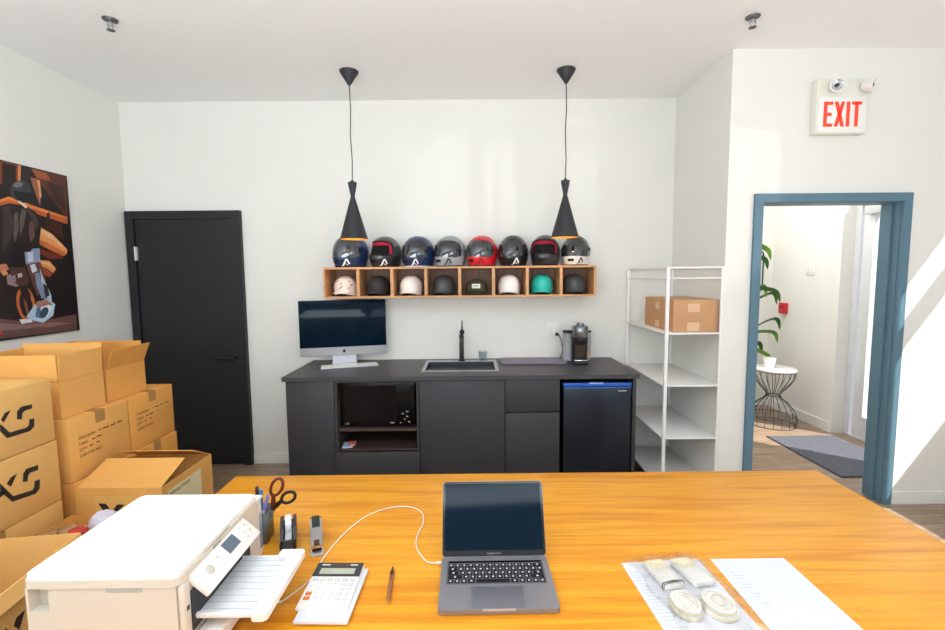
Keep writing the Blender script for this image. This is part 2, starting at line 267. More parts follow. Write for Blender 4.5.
def wood_desk():
    m = bpy.data.materials.new('orange_wood_grain'); m.use_nodes = True; nt = m.node_tree; b = nt.nodes['Principled BSDF']
    tc = nt.nodes.new('ShaderNodeTexCoord')
    def noise(sc, scale, det, dist=0):
        mp = nt.nodes.new('ShaderNodeMapping'); mp.inputs['Scale'].default_value = sc; nt.links.new(tc.outputs['Object'], mp.inputs['Vector'])
        n = nt.nodes.new('ShaderNodeTexNoise'); n.inputs['Scale'].default_value = scale; n.inputs['Detail'].default_value = det; n.inputs['Distortion'].default_value = dist
        nt.links.new(mp.outputs['Vector'], n.inputs['Vector']); return n.outputs['Fac']
    def ramp(src, stops):
        r = nt.nodes.new('ShaderNodeValToRGB'); nt.links.new(src, r.inputs['Fac'])
        while len(r.color_ramp.elements) < len(stops): r.color_ramp.elements.new(.5)
        for e, (p, c) in zip(r.color_ramp.elements, stops): e.position = p; e.color = lin(c)
        return r.outputs['Color']
    a = ramp(noise((.55, 9, 1), 3.2, 8, .6), [(.3, '#e08c10'), (.45, '#f09f1c'), (.58, '#fab02a'), (.75, '#e69418')])
    g = ramp(noise((.8, 60, 1), 4, 3, .2), [(.35, '#ddd2c4'), (.6, '#ffffff')])
    k = ramp(noise((2.2, 6, 1), 1.6, 2, 1.2), [(.20, '#b08050'), (.28, '#ffffff')])
    for src in (g, k):
        x = nt.nodes.new('ShaderNodeMix'); x.data_type = 'RGBA'; x.blend_type = 'MULTIPLY'; x.inputs[0].default_value = .42
        nt.links.new(a, x.inputs[6]); nt.links.new(src, x.inputs[7]); a = x.outputs[2]
    nt.links.new(a, b.inputs['Base Color']); b.inputs['Roughness'].default_value = .38; b.inputs['Specular IOR Level'].default_value = .45
    return m
desk_m = wood_desk()
def plank_floor():
    m = bpy.data.materials.new('greyed_plank_floor'); m.use_nodes = True; nt = m.node_tree; b = nt.nodes['Principled BSDF']
    tc = nt.nodes.new('ShaderNodeTexCoord'); br = nt.nodes.new('ShaderNodeTexBrick')
    br.inputs['Scale'].default_value = 1; br.inputs['Brick Width'].default_value = 1.3; br.inputs['Row Height'].default_value = .16
    br.inputs['Mortar Size'].default_value = .002; br.inputs['Color1'].default_value = lin('#b09a86'); br.inputs['Color2'].default_value = lin('#9d8873'); br.inputs['Mortar'].default_value = lin('#6d5d50')
    nt.links.new(tc.outputs['Object'], br.inputs['Vector'])
    mp = nt.nodes.new('ShaderNodeMapping'); mp.inputs['Scale'].default_value = (1.5, 14, 1); nt.links.new(tc.outputs['Object'], mp.inputs['Vector'])
    n = nt.nodes.new('ShaderNodeTexNoise'); n.inputs['Scale'].default_value = 2.5; n.inputs['Detail'].default_value = 6; nt.links.new(mp.outputs['Vector'], n.inputs['Vector'])
    r = nt.nodes.new('ShaderNodeValToRGB'); r.color_ramp.elements[0].color = lin('#c0b0a2'); r.color_ramp.elements[1].color = (1, 1, 1, 1); r.color_ramp.elements[0].position = .3; r.color_ramp.elements[1].position = .65
    nt.links.new(n.outputs['Fac'], r.inputs['Fac'])
    x = nt.nodes.new('ShaderNodeMix'); x.data_type = 'RGBA'; x.blend_type = 'MULTIPLY'; x.inputs[0].default_value = .9
    nt.links.new(br.outputs['Color'], x.inputs[6]); nt.links.new(r.outputs['Color'], x.inputs[7]); nt.links.new(x.outputs[2], b.inputs['Base Color'])
    b.inputs['Roughness'].default_value = .28
    return m
floor_m = plank_floor()
pave = mat('pale_pavement', '#8d8b88', .9, noise=.06)

# ---------------------------------------------------------------- the room
XL, XR, YB, YE, H = -2.80, 1.66, 3.77, 2.98, 2.98
XF = 3.62                       # inner face of the glazed right wall
DL, DR, DT = 1.83, 2.845, 2.085   # outer edges of the blue door frame
struct('floor', MB().box((XL-.1, -4.1, -.1), (XF+.12, 5.45, 0)), floor_m)
struct('ceiling', MB().box((XL-.1, -4.1, H), (XF+.12, 5.45, H+.1)), ceil_m)
struct('wall_left', MB().box((XL-.1, -4.1, 0), (XL, 5.45, H)), white_wall)
struct('wall_back', MB().box((XL, YB, 0), (XR+.12, YB+.1, H)), white_wall)
struct('wall_alcove', MB().box((XR, YE, 0), (XR+.12, YB, H)), white_wall)
fw = .055
struct('wall_exit', MB().box((XR+.12, YE, 0), (DL+fw-.015, YE+.13, H)).box((DR-fw+.015, YE, 0), (XF, YE+.13, H)).box((DL+fw-.015, YE, DT-fw+.015), (DR-fw+.015, YE+.13, H)), white_wall)
struct('wall_vestibule_left', MB().box((XR+.02, YB+.1, 0), (XR+.12, 5.35, H)), white_wall)
struct('wall_vestibule_back', MB().box((XR+.02, 5.35, 0), (XF+.12, 5.45, H)), white_wall)
struct('wall_vestibule_right', MB().box((3.54, 4.36, 0), (XF+.12, 5.35, H)), white_wall)
# glazed right wall: low wall below, header above, posts between the bays
bays = [(-3.8, -2.5), (-2.3, -1.15), (-.98, -.05), (.15, 1.45), (1.6, 2.86)]
SILL = [.12, .12, .12, .12, 1.2]   # only the bay beside the exit wall has a raised sill
wr = MB().box((XF, -4.1, 0), (XF+.12, YE+.13, .12)).box((XF, 1.45, .12), (XF+.12, YE+.13, 1.2)).box((XF, -4.1, 2.75), (XF+.12, 4.36, H))
ys = [-4.1] + [v for b in bays for v in b] + [YE+.13]
for a, b in zip(ys[0::2], ys[1::2]):
    wr.box((XF, a, 1.2 if a > 1.4 else .12), (XF+.12, b, 2.75))
struct('wall_right', wr, white_wall)
for i, (a, b) in enumerate(bays):
    f = MB(); t = .035; sl_ = SILL[i]
    f.box((XF+.02, a, sl_), (XF+.09, b, sl_+t)).box((XF+.02, a, 2.75-t), (XF+.09, b, 2.75)).box((XF+.02, a, sl_), (XF+.09, a+t, 2.75)).box((XF+.02, b-t, sl_), (XF+.09, b, 2.75))
    f.box((XF+.02, a, 2.28), (XF+.09, b, 2.39))
    mid = -.35 if i == 2 else (a+b)/2
    f.box((XF+.03, mid-.018, sl_), (XF+.08, mid+.018, 2.75))
    o = f.build(f'window_{i+1}', alu); tag(o, kind='structure')
    MB().box((XF+.052, a+t, sl_+t), (XF+.058, b-t, 2.75-t)).build('pane', pane('window_glass'), o)
# shop front behind the camera
struct('wall_rear', MB().box((XL, -4.1, 0), (XF, -4.0, .6)).box((XL, -4.1, 2.85), (XF, -4.0, H)).box((XL, -4.1, .6), (XL+.5, -4.0, 2.85)).box((XF-.6, -4.1, .6), (XF, -4.0, 2.85)), white_wall)
f = MB()
for x in (-2.3, -1, .4, 1.7, 2.97): f.box((x, -4.09, .6), (x+.05, -4.02, 2.85))
f.box((-2.3, -4.09, .6), (3.02, -4.02, .65)).box((-2.3, -4.09, 2.8), (3.02, -4.02, 2.85))
o = f.build('window_6', alu); tag(o, kind='structure'); MB().box((-2.28, -4.056, .62), (3.0, -4.05, 2.83)).build('pane', pane('window_glass'), o)
# baseboards
struct('baseboard_back', MB().box((-1.86, YB-.013, 0), (-1.33, YB, .085)).box((1.18, YB-.013, 0), (XR, YB, .085)), trim_m)
struct('baseboard_left', MB().box((XL, -4, 0), (XL+.013, YB-.03, .085)), trim_m)
struct('baseboard_alcove', MB().box((XR-.013, YE+.013, 0), (XR, YB-.013, .085)).box((XR-.013, YE-.013, 0), (DL, YE, .085)), trim_m)
struct('baseboard_right', MB().box((DR, YE-.013, 0), (XF, YE, .085)).box((XF-.013, 1.45, 0), (XF, YE-.013, .085)), trim_m)
struct('baseboard_vestibule', MB().box((3.527, 4.36, 0), (3.54, 5.34, .1)).box((XR+.13, 5.337, 0), (3.54, 5.35, .1)), trim_m)
# dark flush door at the far left
d = MB(); fl, fr, ft, c = -2.785, -1.863, 2.12, .065
d.box((fl, YB-.045, 0), (fl+c, YB, ft)).box((fr-c, YB-.045, 0), (fr, YB, ft)).box((fl+c, YB-.045, ft-c), (fr-c, YB, ft))
d1 = d.build('door_1', door_m); tag(d1, 'dark charcoal flush door with lever handle at far left', kind='structure')
lf = MB().box((fl+c+.004, YB-.03, .008), (fr-c-.004, YB-.002, ft-c-.004)).build('door_leaf', door_m, d1)
hd = MB().cyl((-1.965, YB-.03, .918), .024, -.012, n=20, axis='y').cyl((-1.965, YB-.04, .918), .009, -.035, axis='y', n=12)
hd.tube([(-1.965, YB-.075, .918), (-2.03, YB-.077, .918), (-2.115, YB-.072, .918)], .009, n=10).build('door_handle', mat('dark_metal', '#3a3b3e', .3, metal=.8), lf)
for z in (1.78, .25): MB().box((fl+c-.004, YB-.05, z-.055), (fl+c+.02, YB-.03, z+.055), bev=.003).cyl((fl+c+.006, YB-.052, z-.055), .007, .11).build('hinge', silver, lf)
# blue-grey framed opening to the vestibule
o = MB(); g = .02
for y0, y1 in ((YE-g, YE+.0), (YE+.13, YE+.15)):
    o.box((DL, y0, 0), (DL+fw, y1, DT)).box((DR-fw, y0, 0), (DR, y1, DT)).box((DL+fw, y0, DT-fw), (DR-fw, y1, DT))
o.box((DL+fw-.014, YE, 0), (DL+fw+.004, YE+.13, DT-fw)).box((DR-fw-.004, YE, 0), (DR-fw+.014, YE+.13, DT-fw)).box((DL+fw+.004, YE, DT-fw-.004), (DR-fw-.004, YE+.13, DT-fw+.014))
o.box((DL+fw+.004, YE+.05, 0), (DL+fw+.017, YE+.09, DT-fw-.004)).box((DR-fw-.017, YE+.05, 0), (DR-fw-.004, YE+.09, DT-fw-.004))
d2 = o.build('door_2', frame_blue); tag(d2, 'blue grey metal door frame around the opening to the vestibule', kind='structure')
MB().box((DR-fw-.007, YE+.055, .98), (DR-fw-.0165, YE+.085, 1.12)).build('strike_plate', silver, d2)
# glazed outer door with white frame in the vestibule's right side
gx = 3.66; y0, y1 = YE+.13, 4.36
e = MB()
e.box((gx, 4.30, 0), (gx+.07, 4.36, 2.75)).box((gx, y0, 0), (gx+.07, y0+.05, 2.75)).box((gx, y0+.05, 2.2), (gx+.07, 4.30, 2.28)).box((gx, y0+.05, 2.7), (gx+.07, 4.3, 2.75)).box((gx-.01, y0+.05, 0), (gx+.07, 4.3, .015))
d3 = e.build('door_3', alu); tag(d3, 'white aluminium outer door frame with closer in vestibule', kind='structure')
MB().box((gx+.03, y0+.06, 2.29), (gx+.036, 4.29, 2.69)).build('transom_pane', pane('window_glass'), d3)
lv = MB().box((gx+.01, 4.17, .02), (gx+.055, 4.28, 2.19)).box((gx+.01, 3.2, .02), (gx+.055, 3.30, 2.19)).box((gx+.01, 3.30, 2.07), (gx+.055, 4.17, 2.19)).box((gx+.01, 3.30, .02), (gx+.055, 4.17, .22)).build('door_leaf', alu, d3)
MB().box((gx+.03, 3.3, .22), (gx+.036, 4.17, 2.07)).build('door_pane', pane('window_glass'), lv)
MB().tube([(gx-.05, 3.36, .95), (gx-.05, 3.36, 1.25)], .012).tube([(gx-.05, 3.36, .98), (gx+.01, 3.36, .98)], .008).tube([(gx-.05, 3.36, 1.22), (gx+.01, 3.36, 1.22)], .008).build('door_handle', silver, lv)
MB().box((gx-.05, 3.95, 2.10), (gx+.008, 4.22, 2.16), bev=.006).tube([(gx-.02, 4.0, 2.17), (gx-.16, 3.8, 2.19), (gx-.02, 3.6, 2.21)], .009).build('door_closer', silver, d3)
# outdoors: pavement, parked car, building opposite
struct('ground', MB().box((XF+.12, -14, -.14), (30, 30, -.03)), pave)
# ---------------------------------------------------------------- outside the glass
def car():
    t = thing('parked_car', 'grey blue car parked outside, its grille seen through the glass door', 'car', (4.95, 5.62, -.03), 0)
    paint = mat('grey_blue_car_paint', '#46536a', .25, metal=.4, coat=.6); glass = mat('car_glass', '#1b2530', .08)
    # side outline (x back from the bumper, z), lofted over the width (y)
    hood = [(0, .22), (-.02, .5), (.05, .78), (.3, .92), (1.1, 1.02), (1.75, 1.5), (2.6, 1.62), (3.7, 1.55), (4.3, 1.05), (4.4, .5), (4.35, .22)]
    def fn(u, v):
        k = u*(len(hood)-1); i = min(int(k), len(hood)-2); q = k-i
        x = hood[i][0]*(1-q)+hood[i+1][0]*q; z = hood[i][1]*(1-q)+hood[i+1][1]*q
        s = (v-.5)*2; half = .9-max(0, z-.95)*.28
        y = half*math.copysign(abs(s)**.75, s)
        edge = max(0, abs(s)-.7)/.3
        return (x+(.14*edge**2 if x < 2 else -.14*edge**2), y, z-.09*edge**2)
    m = MB().surf(fn, 40, 16, paint)
    for sg in (-1, 1): m.prism([(a+.12*(a < 2)-.12*(a > 2), b-.02) for a, b in hood], sg*.80, sg*.86, 'y', paint)
    m.build('body', paint, t)
    MB().prism([(1.22, 1.07), (1.78, 1.47), (2.6, 1.56), (3.6, 1.48), (4.05, 1.1)], -.885, .885, 'y').build('side_windows', glass, t)
    MB().poly([(1.1, -.74, 1.045), (1.1, .74, 1.045), (1.73, .66, 1.5), (1.73, -.66, 1.5)]).build('windscreen', glass, t)
    g = MB()
    g.box((-.05, -.5, .55), (.04, .5, .76), mat('dark_grille', '#1c2026', .5), .02)
    for z in (.585, .63, .675, .72): g.box((-.062, -.48, z), (-.045, .48, z+.014), chrome)
    g.build('grille', None, t)
    MB().box((-.05, -.62, .27), (.04, .62, .42), bev=.02).build('lower_intake', mat('dark_grille', '#1c2026'), t)
    for sg in (-1, 1): MB().sphere((.03, sg*.68, .66), .16, sc=(.55, 1.1, .5)).build('headlamp', mat('headlamp_lens', '#dfe6ee', .1, metal=.3), t)
    for x in (.85, 3.45):
        for sg in (-1, 1):
            w_ = MB().lathe([(.0, -.1), (.24, -.1), (.33, -.08), (.335, 0), (.33, .08), (.24, .1), (0, .1)], M=Matrix.Translation((x, sg*.82, .335)) @ Matrix.Rotation(PI/2, 4, 'X')).build('wheel', mat('tyre_rubber', '#17181a', .8), t)
            MB().lathe([(0, .0), (.2, 0), (.21, .02)], M=Matrix.Translation((x, sg*.925, .335)) @ Matrix.Rotation(sg*PI/2, 4, 'X')).build('hubcap', silver, w_)
    MB().box((-.075, -.26, .44), (-.04, .26, .53)).build('number_plate', paper, t)
car()
b = thing('building', 'pale commercial building with blue grey upper band across the lot', 'building', (17, 17, -.03))
MB().box((0, -12, 0), (6, 10, 6.5)).build('walls', mat('pale_render', '#a9abab', .9, noise=.05), b)
MB().box((-.15, -6, 2.7), (0, 9, 5.2)).build('sign_band', mat('blue_grey_cladding', '#56708e', .6, noise=.05), b)
MB().sphere((-.17, -1.2, 3.6), .5, sc=(.1, 1, .7)).build('sign_emblem', mat('pink_sign', '#d0606e', .5), b)
for y in (-4.5, -1.5, 1.5, 4.5):
    f = MB().box((-.06, y, .1), (0, y+2.2, 2.3)).build('window', alu, b); MB().box((-.08, y+.1, .2), (-.06, y+2.1, 2.2)).build('pane', mat('shop_glass', '#5c6c7a', .1), f)

# ---------------------------------------------------------------- vestibule
t = thing('floor_mat', 'grey ribbed entrance mat on vestibule floor before the glass door', 'mat', (3.17, 3.82, 0.0))
MB().box((-.33, -.45, .0), (.33, .45, .007), bev=.002).build('rubber_base', mat('dark_rubber', '#3d4048', .8), t)
m = MB()
for i in range(30): m.box((-.315+i*.021, -.435, .007), (-.315+i*.021+.013, .435, .010))
tag(m.build('ribbed_pile', mat('grey_mat_pile', '#6f727d', .95, noise=.2, nscale=60), t), kind='stuff')
t = thing('side_table', 'hourglass black wire side table with round white top in vestibule', 'side table', (3.14, 4.64, 0))
MB().lathe([(0, .575), (.195, .575), (.2, .585), (.195, .598), (0, .6)], n=40).build('table_top', mat('white_marble', '#eeeae6', .3, noise=.06), t)
wm = MB(); prof = [(.215, .006), (.21, .12), (.15, .22), (.065, .3), (.07, .34), (.14, .43), (.18, .5), (.19, .57)]
pp = smoothpath([(r, 0, z) for r, z in prof], 5)
for i in range(18):
    a = 2*PI*i/18; wm.tube([(p.x*math.cos(a), p.x*math.sin(a), p.z) for p in pp], .0028, n=5)
for r, z in ((.215, .006), (.212, .09), (.066, .31), (.19, .57)): wm.tube([(r*math.cos(2*PI*i/36), r*math.sin(2*PI*i/36), z) for i in range(36)], .0035, n=5, closed=True)
wm.build('wire_frame', blackmatte, t)
t = thing('flower_pot', 'small white pot standing on the wire side table', 'pot', (3.10, 4.66, .6))
MB().lathe([(0, 0), (.045, 0), (.06, .1), (.057, .1), (.045, .02), (0, .02)]).build('pot', mat('white_ceramic', '#f2f0ec', .25), t)
t = thing('potted_palm', 'tall potted palm with long arching green leaves in vestibule corner', 'plant', (2.62, 4.98, 0))
MB().lathe([(0, 0), (.13, 0), (.17, .34), (.155, .34), (.14, .05), (0, .05)]).build('pot', mat('grey_planter', '#77787a', .7), t)
MB().cyl((0, 0, .25), .148, .05).build('soil', mat('potting_soil', '#3a2c22', .95), t)
leafm = [mat('palm_leaf_green', '#6f9a3a', .5, noise=.2), mat('palm_leaf_dark', '#3f6a30', .5, noise=.2)]
for k in range(5):
    a = k*1.26; MB().tube([(0.03*math.cos(a), .03*math.sin(a), .28), (.07*math.cos(a), .07*math.sin(a), .9+.12*k)], [.014, .008]).build('stem', mat('palm_stem', '#7d8a4a', .6), t)
aims = [(.56, -.05, 1.84), (.60, .05, 1.74), (.50, -.1, 1.44), (.64, -.05, 1.36), (.70, .0, .93), (.76, .06, 1.07), (.58, -.1, .70), (.60, .08, .80), (-.4, .15, 1.5), (-.35, -.3, 1.2), (.1, -.5, 1.4), (.2, .25, 1.7), (-.1, .2, 1.8), (.5, -.3, 1.4), (.45, .1, 1.05)]
for k, (x, y, z) in enumerate(aims):
    s = Vector((.06*math.cos(k), .06*math.sin(k), max(.5, z-.45))); e = Vector((x, y, z)); mid = (s+e)/2+Vector((0, 0, (.26, .22, .02, .0, .16, .06, .16, .1)[k] if k < 8 else .2))
    if k in (2, 3): s.z -= .25
    P = smoothpath([s, mid, e, e+Vector((x*.10, y*.1, -.12))], 6); N = len(P)
    mm = MB(); rows = []
    for i, p in enumerate(P):
        w_ = .034*math.sin(PI*(i+.6)/(N+.2)); tdir = (P[min(i+1, N-1)]-P[max(0, i-1)]).normalized(); side = (tdir.cross(Vector((0, 0, 1))).normalized()+tdir.cross(Vector((0, 1, 0))).normalized()*.8).normalized()
        rows.append([mm.bm.verts.new(p-side*w_), mm.bm.verts.new(p-Vector((0, 0, .006))), mm.bm.verts.new(p+side*w_)])
    for A, B in zip(rows, rows[1:]):
        mm.bm.faces.new((A[0], A[1], B[1], B[0])); mm.bm.faces.new((A[1], A[2], B[2], B[1]))
    bmesh.ops.recalc_face_normals(mm.bm, faces=mm.bm.faces); mm.smooth = True; mm.build('leaf', leafm[k % 2], t)
t = thing('wall_mirror', 'rounded black framed mirror on vestibule wall behind palm leaves', 'mirror', (3.12, 5.345, 1.60))
out = rrect(-.3, -.24, .3, .24, .06); MB().tube([(a, -.012, b) for a, b in out], .008, closed=True).build('frame', blackmatte, t)
MB().prism(rrect(-.295, -.235, .295, .235, .055), -.012, -.004, 'y').build('mirror_glass', mat('mirror_silver', '#dfe2e2', .08, metal=1), t)
t = thing('fire_alarm_pull', 'red fire alarm pull station on vestibule wall near corner', 'fire alarm', (3.54, 5.1, 1.18))
MB().box((-.045, -.05, -.06), (-.001, .05, .06), bev=.006).build('housing', mat('alarm_red', '#c8232c', .4), t)
MB().box((-.052, -.030, .008), (-.045, .030, .022)).build('pull_bar', mat('alarm_dark', '#5a1418', .5), t)
t = thing('light_switch', 'white double light switch plate on vestibule wall', 'switch', (3.54, 4.74, 1.61))
MB().box((-.008, -.06, -.06), (-.001, .06, .06), bev=.003).build('plate', trim_m, t)
for y in (-.03, .03): MB().box((-.013, y-.016, -.033), (-.008, y+.016, .033)).build('rocker', white_pl, t)

# ---------------------------------------------------------------- exit sign, sprinklers
t = thing('exit_sign', 'white wall-mounted EXIT sign with two emergency spotlights above blue doorway', 'exit sign', (2.33, YE, 2.60), 0)
cream = mat('aged_cream_plastic', '#e9e9dc', .5)
MB().box((-.165, -.05, -.155), (.155, -.0, .175), bev=.006).build('housing', cream, t)
MB().box((-.155, -.056, -.148), (.148, -.05, .065), bev=.002).build('face_panel', mat('white_sign_panel', '#f2f2ee', .4), t)
red = mat('exit_red', '#e8452c', .5, emit=.35)
def letter(parts, name='letter'):
    m = MB()
    for p in parts: m.prism(p, -.0605, -.056, 'y')
    m.build(name, red, t)
def R_(x0, z0, x1, z1): return [(x0, z0), (x1, z0), (x1, z1), (x0, z1)]
zb, zt, s_ = -.115, .035, .019; x = -.122
letter([R_(x, zb, x+s_, zt), R_(x+s_, zt-.018, x+.055, zt), R_(x+s_, -.05, x+.048, -.032), R_(x+s_, zb, x+.055, zb+.018)]); x = -.055
letter([[(x, zb), (x+.02, zb), (x+.062, zt), (x+.042, zt)], [(x+.042, zb), (x+.062, zb), (x+.02, zt), (x, zt)]]); x = .02
letter([R_(x, zb, x+s_, zt)]); x = .053
letter([R_(x+.02, zb, x+.039, zt), R_(x, zt-.018, x+.059, zt)])
for hx, tilt in ((-.07, -.25), (.12, .7)):
    M = Matrix.Translation((hx+.01*(tilt > 0), -.075, .125)) @ Matrix.Rotation(tilt, 4, 'Z') @ Matrix.Rotation(PI/2+.15, 4, 'X')
    h = MB().lathe([(0, -.03), (.026, -.03), (.04, .0), (.044, .028), (.038, .03), (.03, .02)], trim_m, M=M).build('spotlight', trim_m, t)
    MB().lathe([(0, .012), (.034, .022)], M=M).build('reflector', chrome, h)
    MB().sphere(M @ Vector((0, 0, .018)), .012).build('bulb', mat('dark_lamp_glass', '#41454a', .1), h)
def sprinkler(loc, label):
    t = thing('sprinkler_head', label, 'sprinkler', loc, group=None)
    MB().lathe([(0, -.003), (.036, -.006), (.038, -.001), (0, 0)]).build('escutcheon', mat('grey_chrome', '#5d5a58', .35, metal=.6), t)
    MB().cyl((0, 0, -.035), .011, .03).tube([(-.014, 0, -.01), (-.017, 0, -.035), (-.006, 0, -.055)], .003).tube([(.014, 0, -.01), (.017, 0, -.035), (.006, 0, -.055)], .003).build('frame', chrome, t)
    MB().lathe([(0, -.056), (.02, -.058), (.02, -.056), (0, -.053)], n=16).build('deflector', mat('grey_chrome', '#8d8a86'), t)
sprinkler((-1.94, 2.60, H), 'ceiling sprinkler head towards the left wall')
sprinkler((1.56, 2.62, H), 'ceiling sprinkler head near the white wall corner')

# ---------------------------------------------------------------- pendant lamps
gold = mat('gold_lamp_lining', '#d8a23a', .3, metal=.7)
def pendant(x, label):
    t = thing('pendant_lamp', label, 'pendant lamp', (x, 3.25, H), group='pendant lamps over the counter')
    MB().lathe([(0, 0), (.064, 0), (.064, -.006), (.008, -.093), (0, -.095)], n=32).build('canopy', blackmatte, t)
    MB().tube([(0, 0, -.09), (.004, 0, -.25), (-.003, 0, -.42), (.004, 0, -.6), (0, 0, -.735)], .0035, n=6).build('cord', black_m, t)
    prof = [(.004, -.73), (.012, -.733), (.012, -.742), (.030, -.745), (.031, -.75), (.0145, -.84), (.016, -.85), (.097, -1.138)]
    MB().lathe(prof, n=40).build('shade', blackmatte, t)
    MB().lathe([(r-.002 if i else .0, z-.0005) for i, (r, z) in enumerate([(.02, -.86), (.014, -.86), (.097, -1.138)])], n=40).build('shade_lining', gold, t)
    b = MB().sphere((0, 0, -1.03), .026, sc=(1, 1, 1.15)).build('bulb', mat('lit_bulb', '#ffd9a0', .3, emit=6), t)
    l = bpy.data.lights.new('bulb_light', 'POINT'); l.energy = 2.2; l.color = (1, .75, .45); l.shadow_soft_size = .03
    o = bpy.data.objects.new('bulb_light', l); COL.objects.link(o); o.parent = t; o.location = (0, 0, -1.085)
pendant(-.822, 'black cone pendant lamp hanging left, above the navy helmet')
pendant(.668, 'black cone pendant lamp hanging right, above the white-chinned helmet')

# ---------------------------------------------------------------- poster
t = thing('wall_poster', 'large unframed poster of helmeted rider on small motorbike, left wall', 'poster', (XL, 0, 0))
MB().box((.001, 2.45, 1.218), (.014, 3.225, 2.29)).build('canvas', mat('poster_dark_print', '#1f1413', .45, noise=.5, nscale=3), t)
m = MB()
for i, (c, pts) in enumerate(POSTER):
    pts = [(min(max(a, 2.46), 3.22), min(max(b, 1.222), 2.285)) for a, b in pts]
    x = .0144+i*.00004
    f = m.poly([(x, a, b) for a, b in pts], mat('poster_ink_'+c[1:], c, .45, noise=.18, nscale=14))
m.build('printed_picture', None, t)

# ---------------------------------------------------------------- cartons
def carton(name, lo, hi, label, cm=None, open_=None, rz=0, group=None, cat='carton', taped=True):
    """lo, hi: world corners before the turn; open_: dict side -> (flap length, angle from upright, outward positive)"""
    cm = cm or card; cx, cy = (lo[0]+hi[0])/2, (lo[1]+hi[1])/2; a, b, h = (hi[0]-lo[0])/2, (hi[1]-lo[1])/2, hi[2]-lo[2]
    t = thing(name, label, cat, (cx, cy, lo[2]), rz, group); th = .005
    if open_ is None:
        m = MB(); m.box((-a, -b, 0), (a, b, h), bev=.004, seg=2)
        for v in m.bm.verts:
            k = 1-max(abs(v.co.x)/a, abs(v.co.y)/b)
        m.build('body', cm, t)
        if taped: MB().box((-a-.0006, -.03, h-.06), (a+.0006, .03, h+.0008)).build('tape', tape, t)
        return t, a, b, h
    m = MB().box((-a, -b, 0), (a, b, th)).box((-a, -b, th), (-a+th, b, h)).box((a-th, -b, th), (a, b, h)).box((-a+th, -b, th), (a-th, -b+th, h)).box((-a+th, b-th, th), (a-th, b, h))
    m.build('body', cm, t)
    for side, (L, ang) in open_.items():
        half = {'left': b, 'right': b, 'front': a, 'back': a}[side]-.004
        z = {'left': PI, 'right': 0, 'front': -PI/2, 'back': PI/2}[side]; off = {'left': a, 'right': a, 'front': b, 'back': b}[side]
        M = Matrix.Rotation(z, 4, 'Z') @ Matrix.Translation((off-.002, 0, h)) @ Matrix.Rotation(math.radians(ang), 4, 'Y')
        mm = MB().box((-.002, -half, .001), (.002, half, L), M=M, bev=.0008, seg=1); mm.build('flap', cm, t)
    return t, a, b, h
def face_logo(t, polys, cx, cy, z0, plane, off, name='printed_mark'):
    m = MB()
    for n_, pts in polys:
        if plane == 'x': m.prism([(p-cy, q-z0) for p, q in pts], off+.0002, off+.0010, 'x')
        else: m.prism([(p-cx, q-z0) for p, q in pts], -off-.0010, -off-.0002, 'y')
    return m.build(name, ink, t)
# front stack with the XG mark
XGX = [('x_leg', [(1.60, 1.045), (1.635, 1.045), (1.70, .995), (1.68, .975)]), ('x_arm', [(1.60, .935), (1.64, .935), (1.79, .99), (1.77, 1.005)])]
for i in range(4):
    z0 = i*.2835; dy = (0, .0, 0, -.006)[i]
    lab = ['brown carton at the floor, bottom of the marked stack', 'plain brown carton with hand slot, second from floor in marked stack', 'brown carton with black XG mark, second from top of its stack', 'brown carton with black XG mark, topmost of its stack by printer'][i]
    t, a, b, h = carton('carton', (-2.40, 1.45+dy, z0+.001*i), (-1.90, 2.03+dy, z0+.281+.001*i), lab, [card2, card2, card2, card2][i], group='cartons stacked by the left wall')
    cy = 1.74+dy
    if i == 3: face_logo(t, LOGO1+XGX, 0, cy, z0+.003, 'x', a)
    if i == 2: face_logo(t, [q for q in LOGO2 if q[0] != 'x']+[(n, [(p, q-.273) for p, q in pts]) for n, pts in XGX], 0, cy, z0+.002, 'x', a)
    if i == 1: MB().prism([(.125, .168), (.19, .176), (.192, .170), (.127, .160)], a-.0002, a+.0006, 'x').build('hand_slot', black_m, t)
# second row with the printed descriptions
def desc(t, a, y, z):
    for k, s in enumerate(('Description:', 'Color:', 'QTY:', 'CARTON NO:')):
        text(s, .021, ink, t, face_M((a+.0002, y, z-.030*k), 'side'), 'printed_text', sx=1.0)
    MB().box((a, y+.115, z-.006), (a+.0008, y+.285, z+.020)).build('paper_label', card, t)
    q = MB()
    for yy, w_ in ((.122, .012), (.145, .04), (.195, .03), (.24, .035)): q.box((a+.0009, y+yy, z+.004), (a+.0012, y+yy+w_, z+.010))
    for yy, zz, w_ in ((.075, -.030, .02), (.105, -.028, .03), (.06, -.058, .018), (.10, -.055, .018)): q.box((a+.0002, y+yy, z+zz+.003), (a+.0006, y+yy+w_, z+zz+.009))
    q.build('smudged_print', ink, t)
rows = [(2.09, 2.462), (2.474, 2.84)]
for j, (ya, yb) in enumerate(rows):
    for i in range(3):
        xs = [(-2.27, -1.89), (-2.27, -1.875 if j == 0 else -1.89), (-2.34, -1.90)][i]
        labs = [['bottom carton of the stack beside the marked cartons', 'middle carton, half hidden behind the open carton'], ['bottom carton against the dark door', 'middle carton in the stack by the dark door']]
        lab = labs[j][i] if i < 2 else ['brown carton with printed description lines under the large open carton', 'brown carton with printed description lines nearest the dark door'][j]
        t, a, b, h = carton('carton', (xs[0], ya, i*.3055), (xs[1], yb, i*.3055+.303), lab, [card, card3][j] if i == 2 else card3, group='cartons stacked by the left wall')
        if i == 2: desc(t, a, -.135, .195)
zt = 3*.3055
carton('open_carton', (-2.37, 2.115, zt), (-1.948, 2.375, zt+.178), 'large open carton with raised flaps on top of the described carton', card, {'front': (.13, 2), 'right': (.13, 3), 'back': (.15, 4), 'left': (.13, -8)})
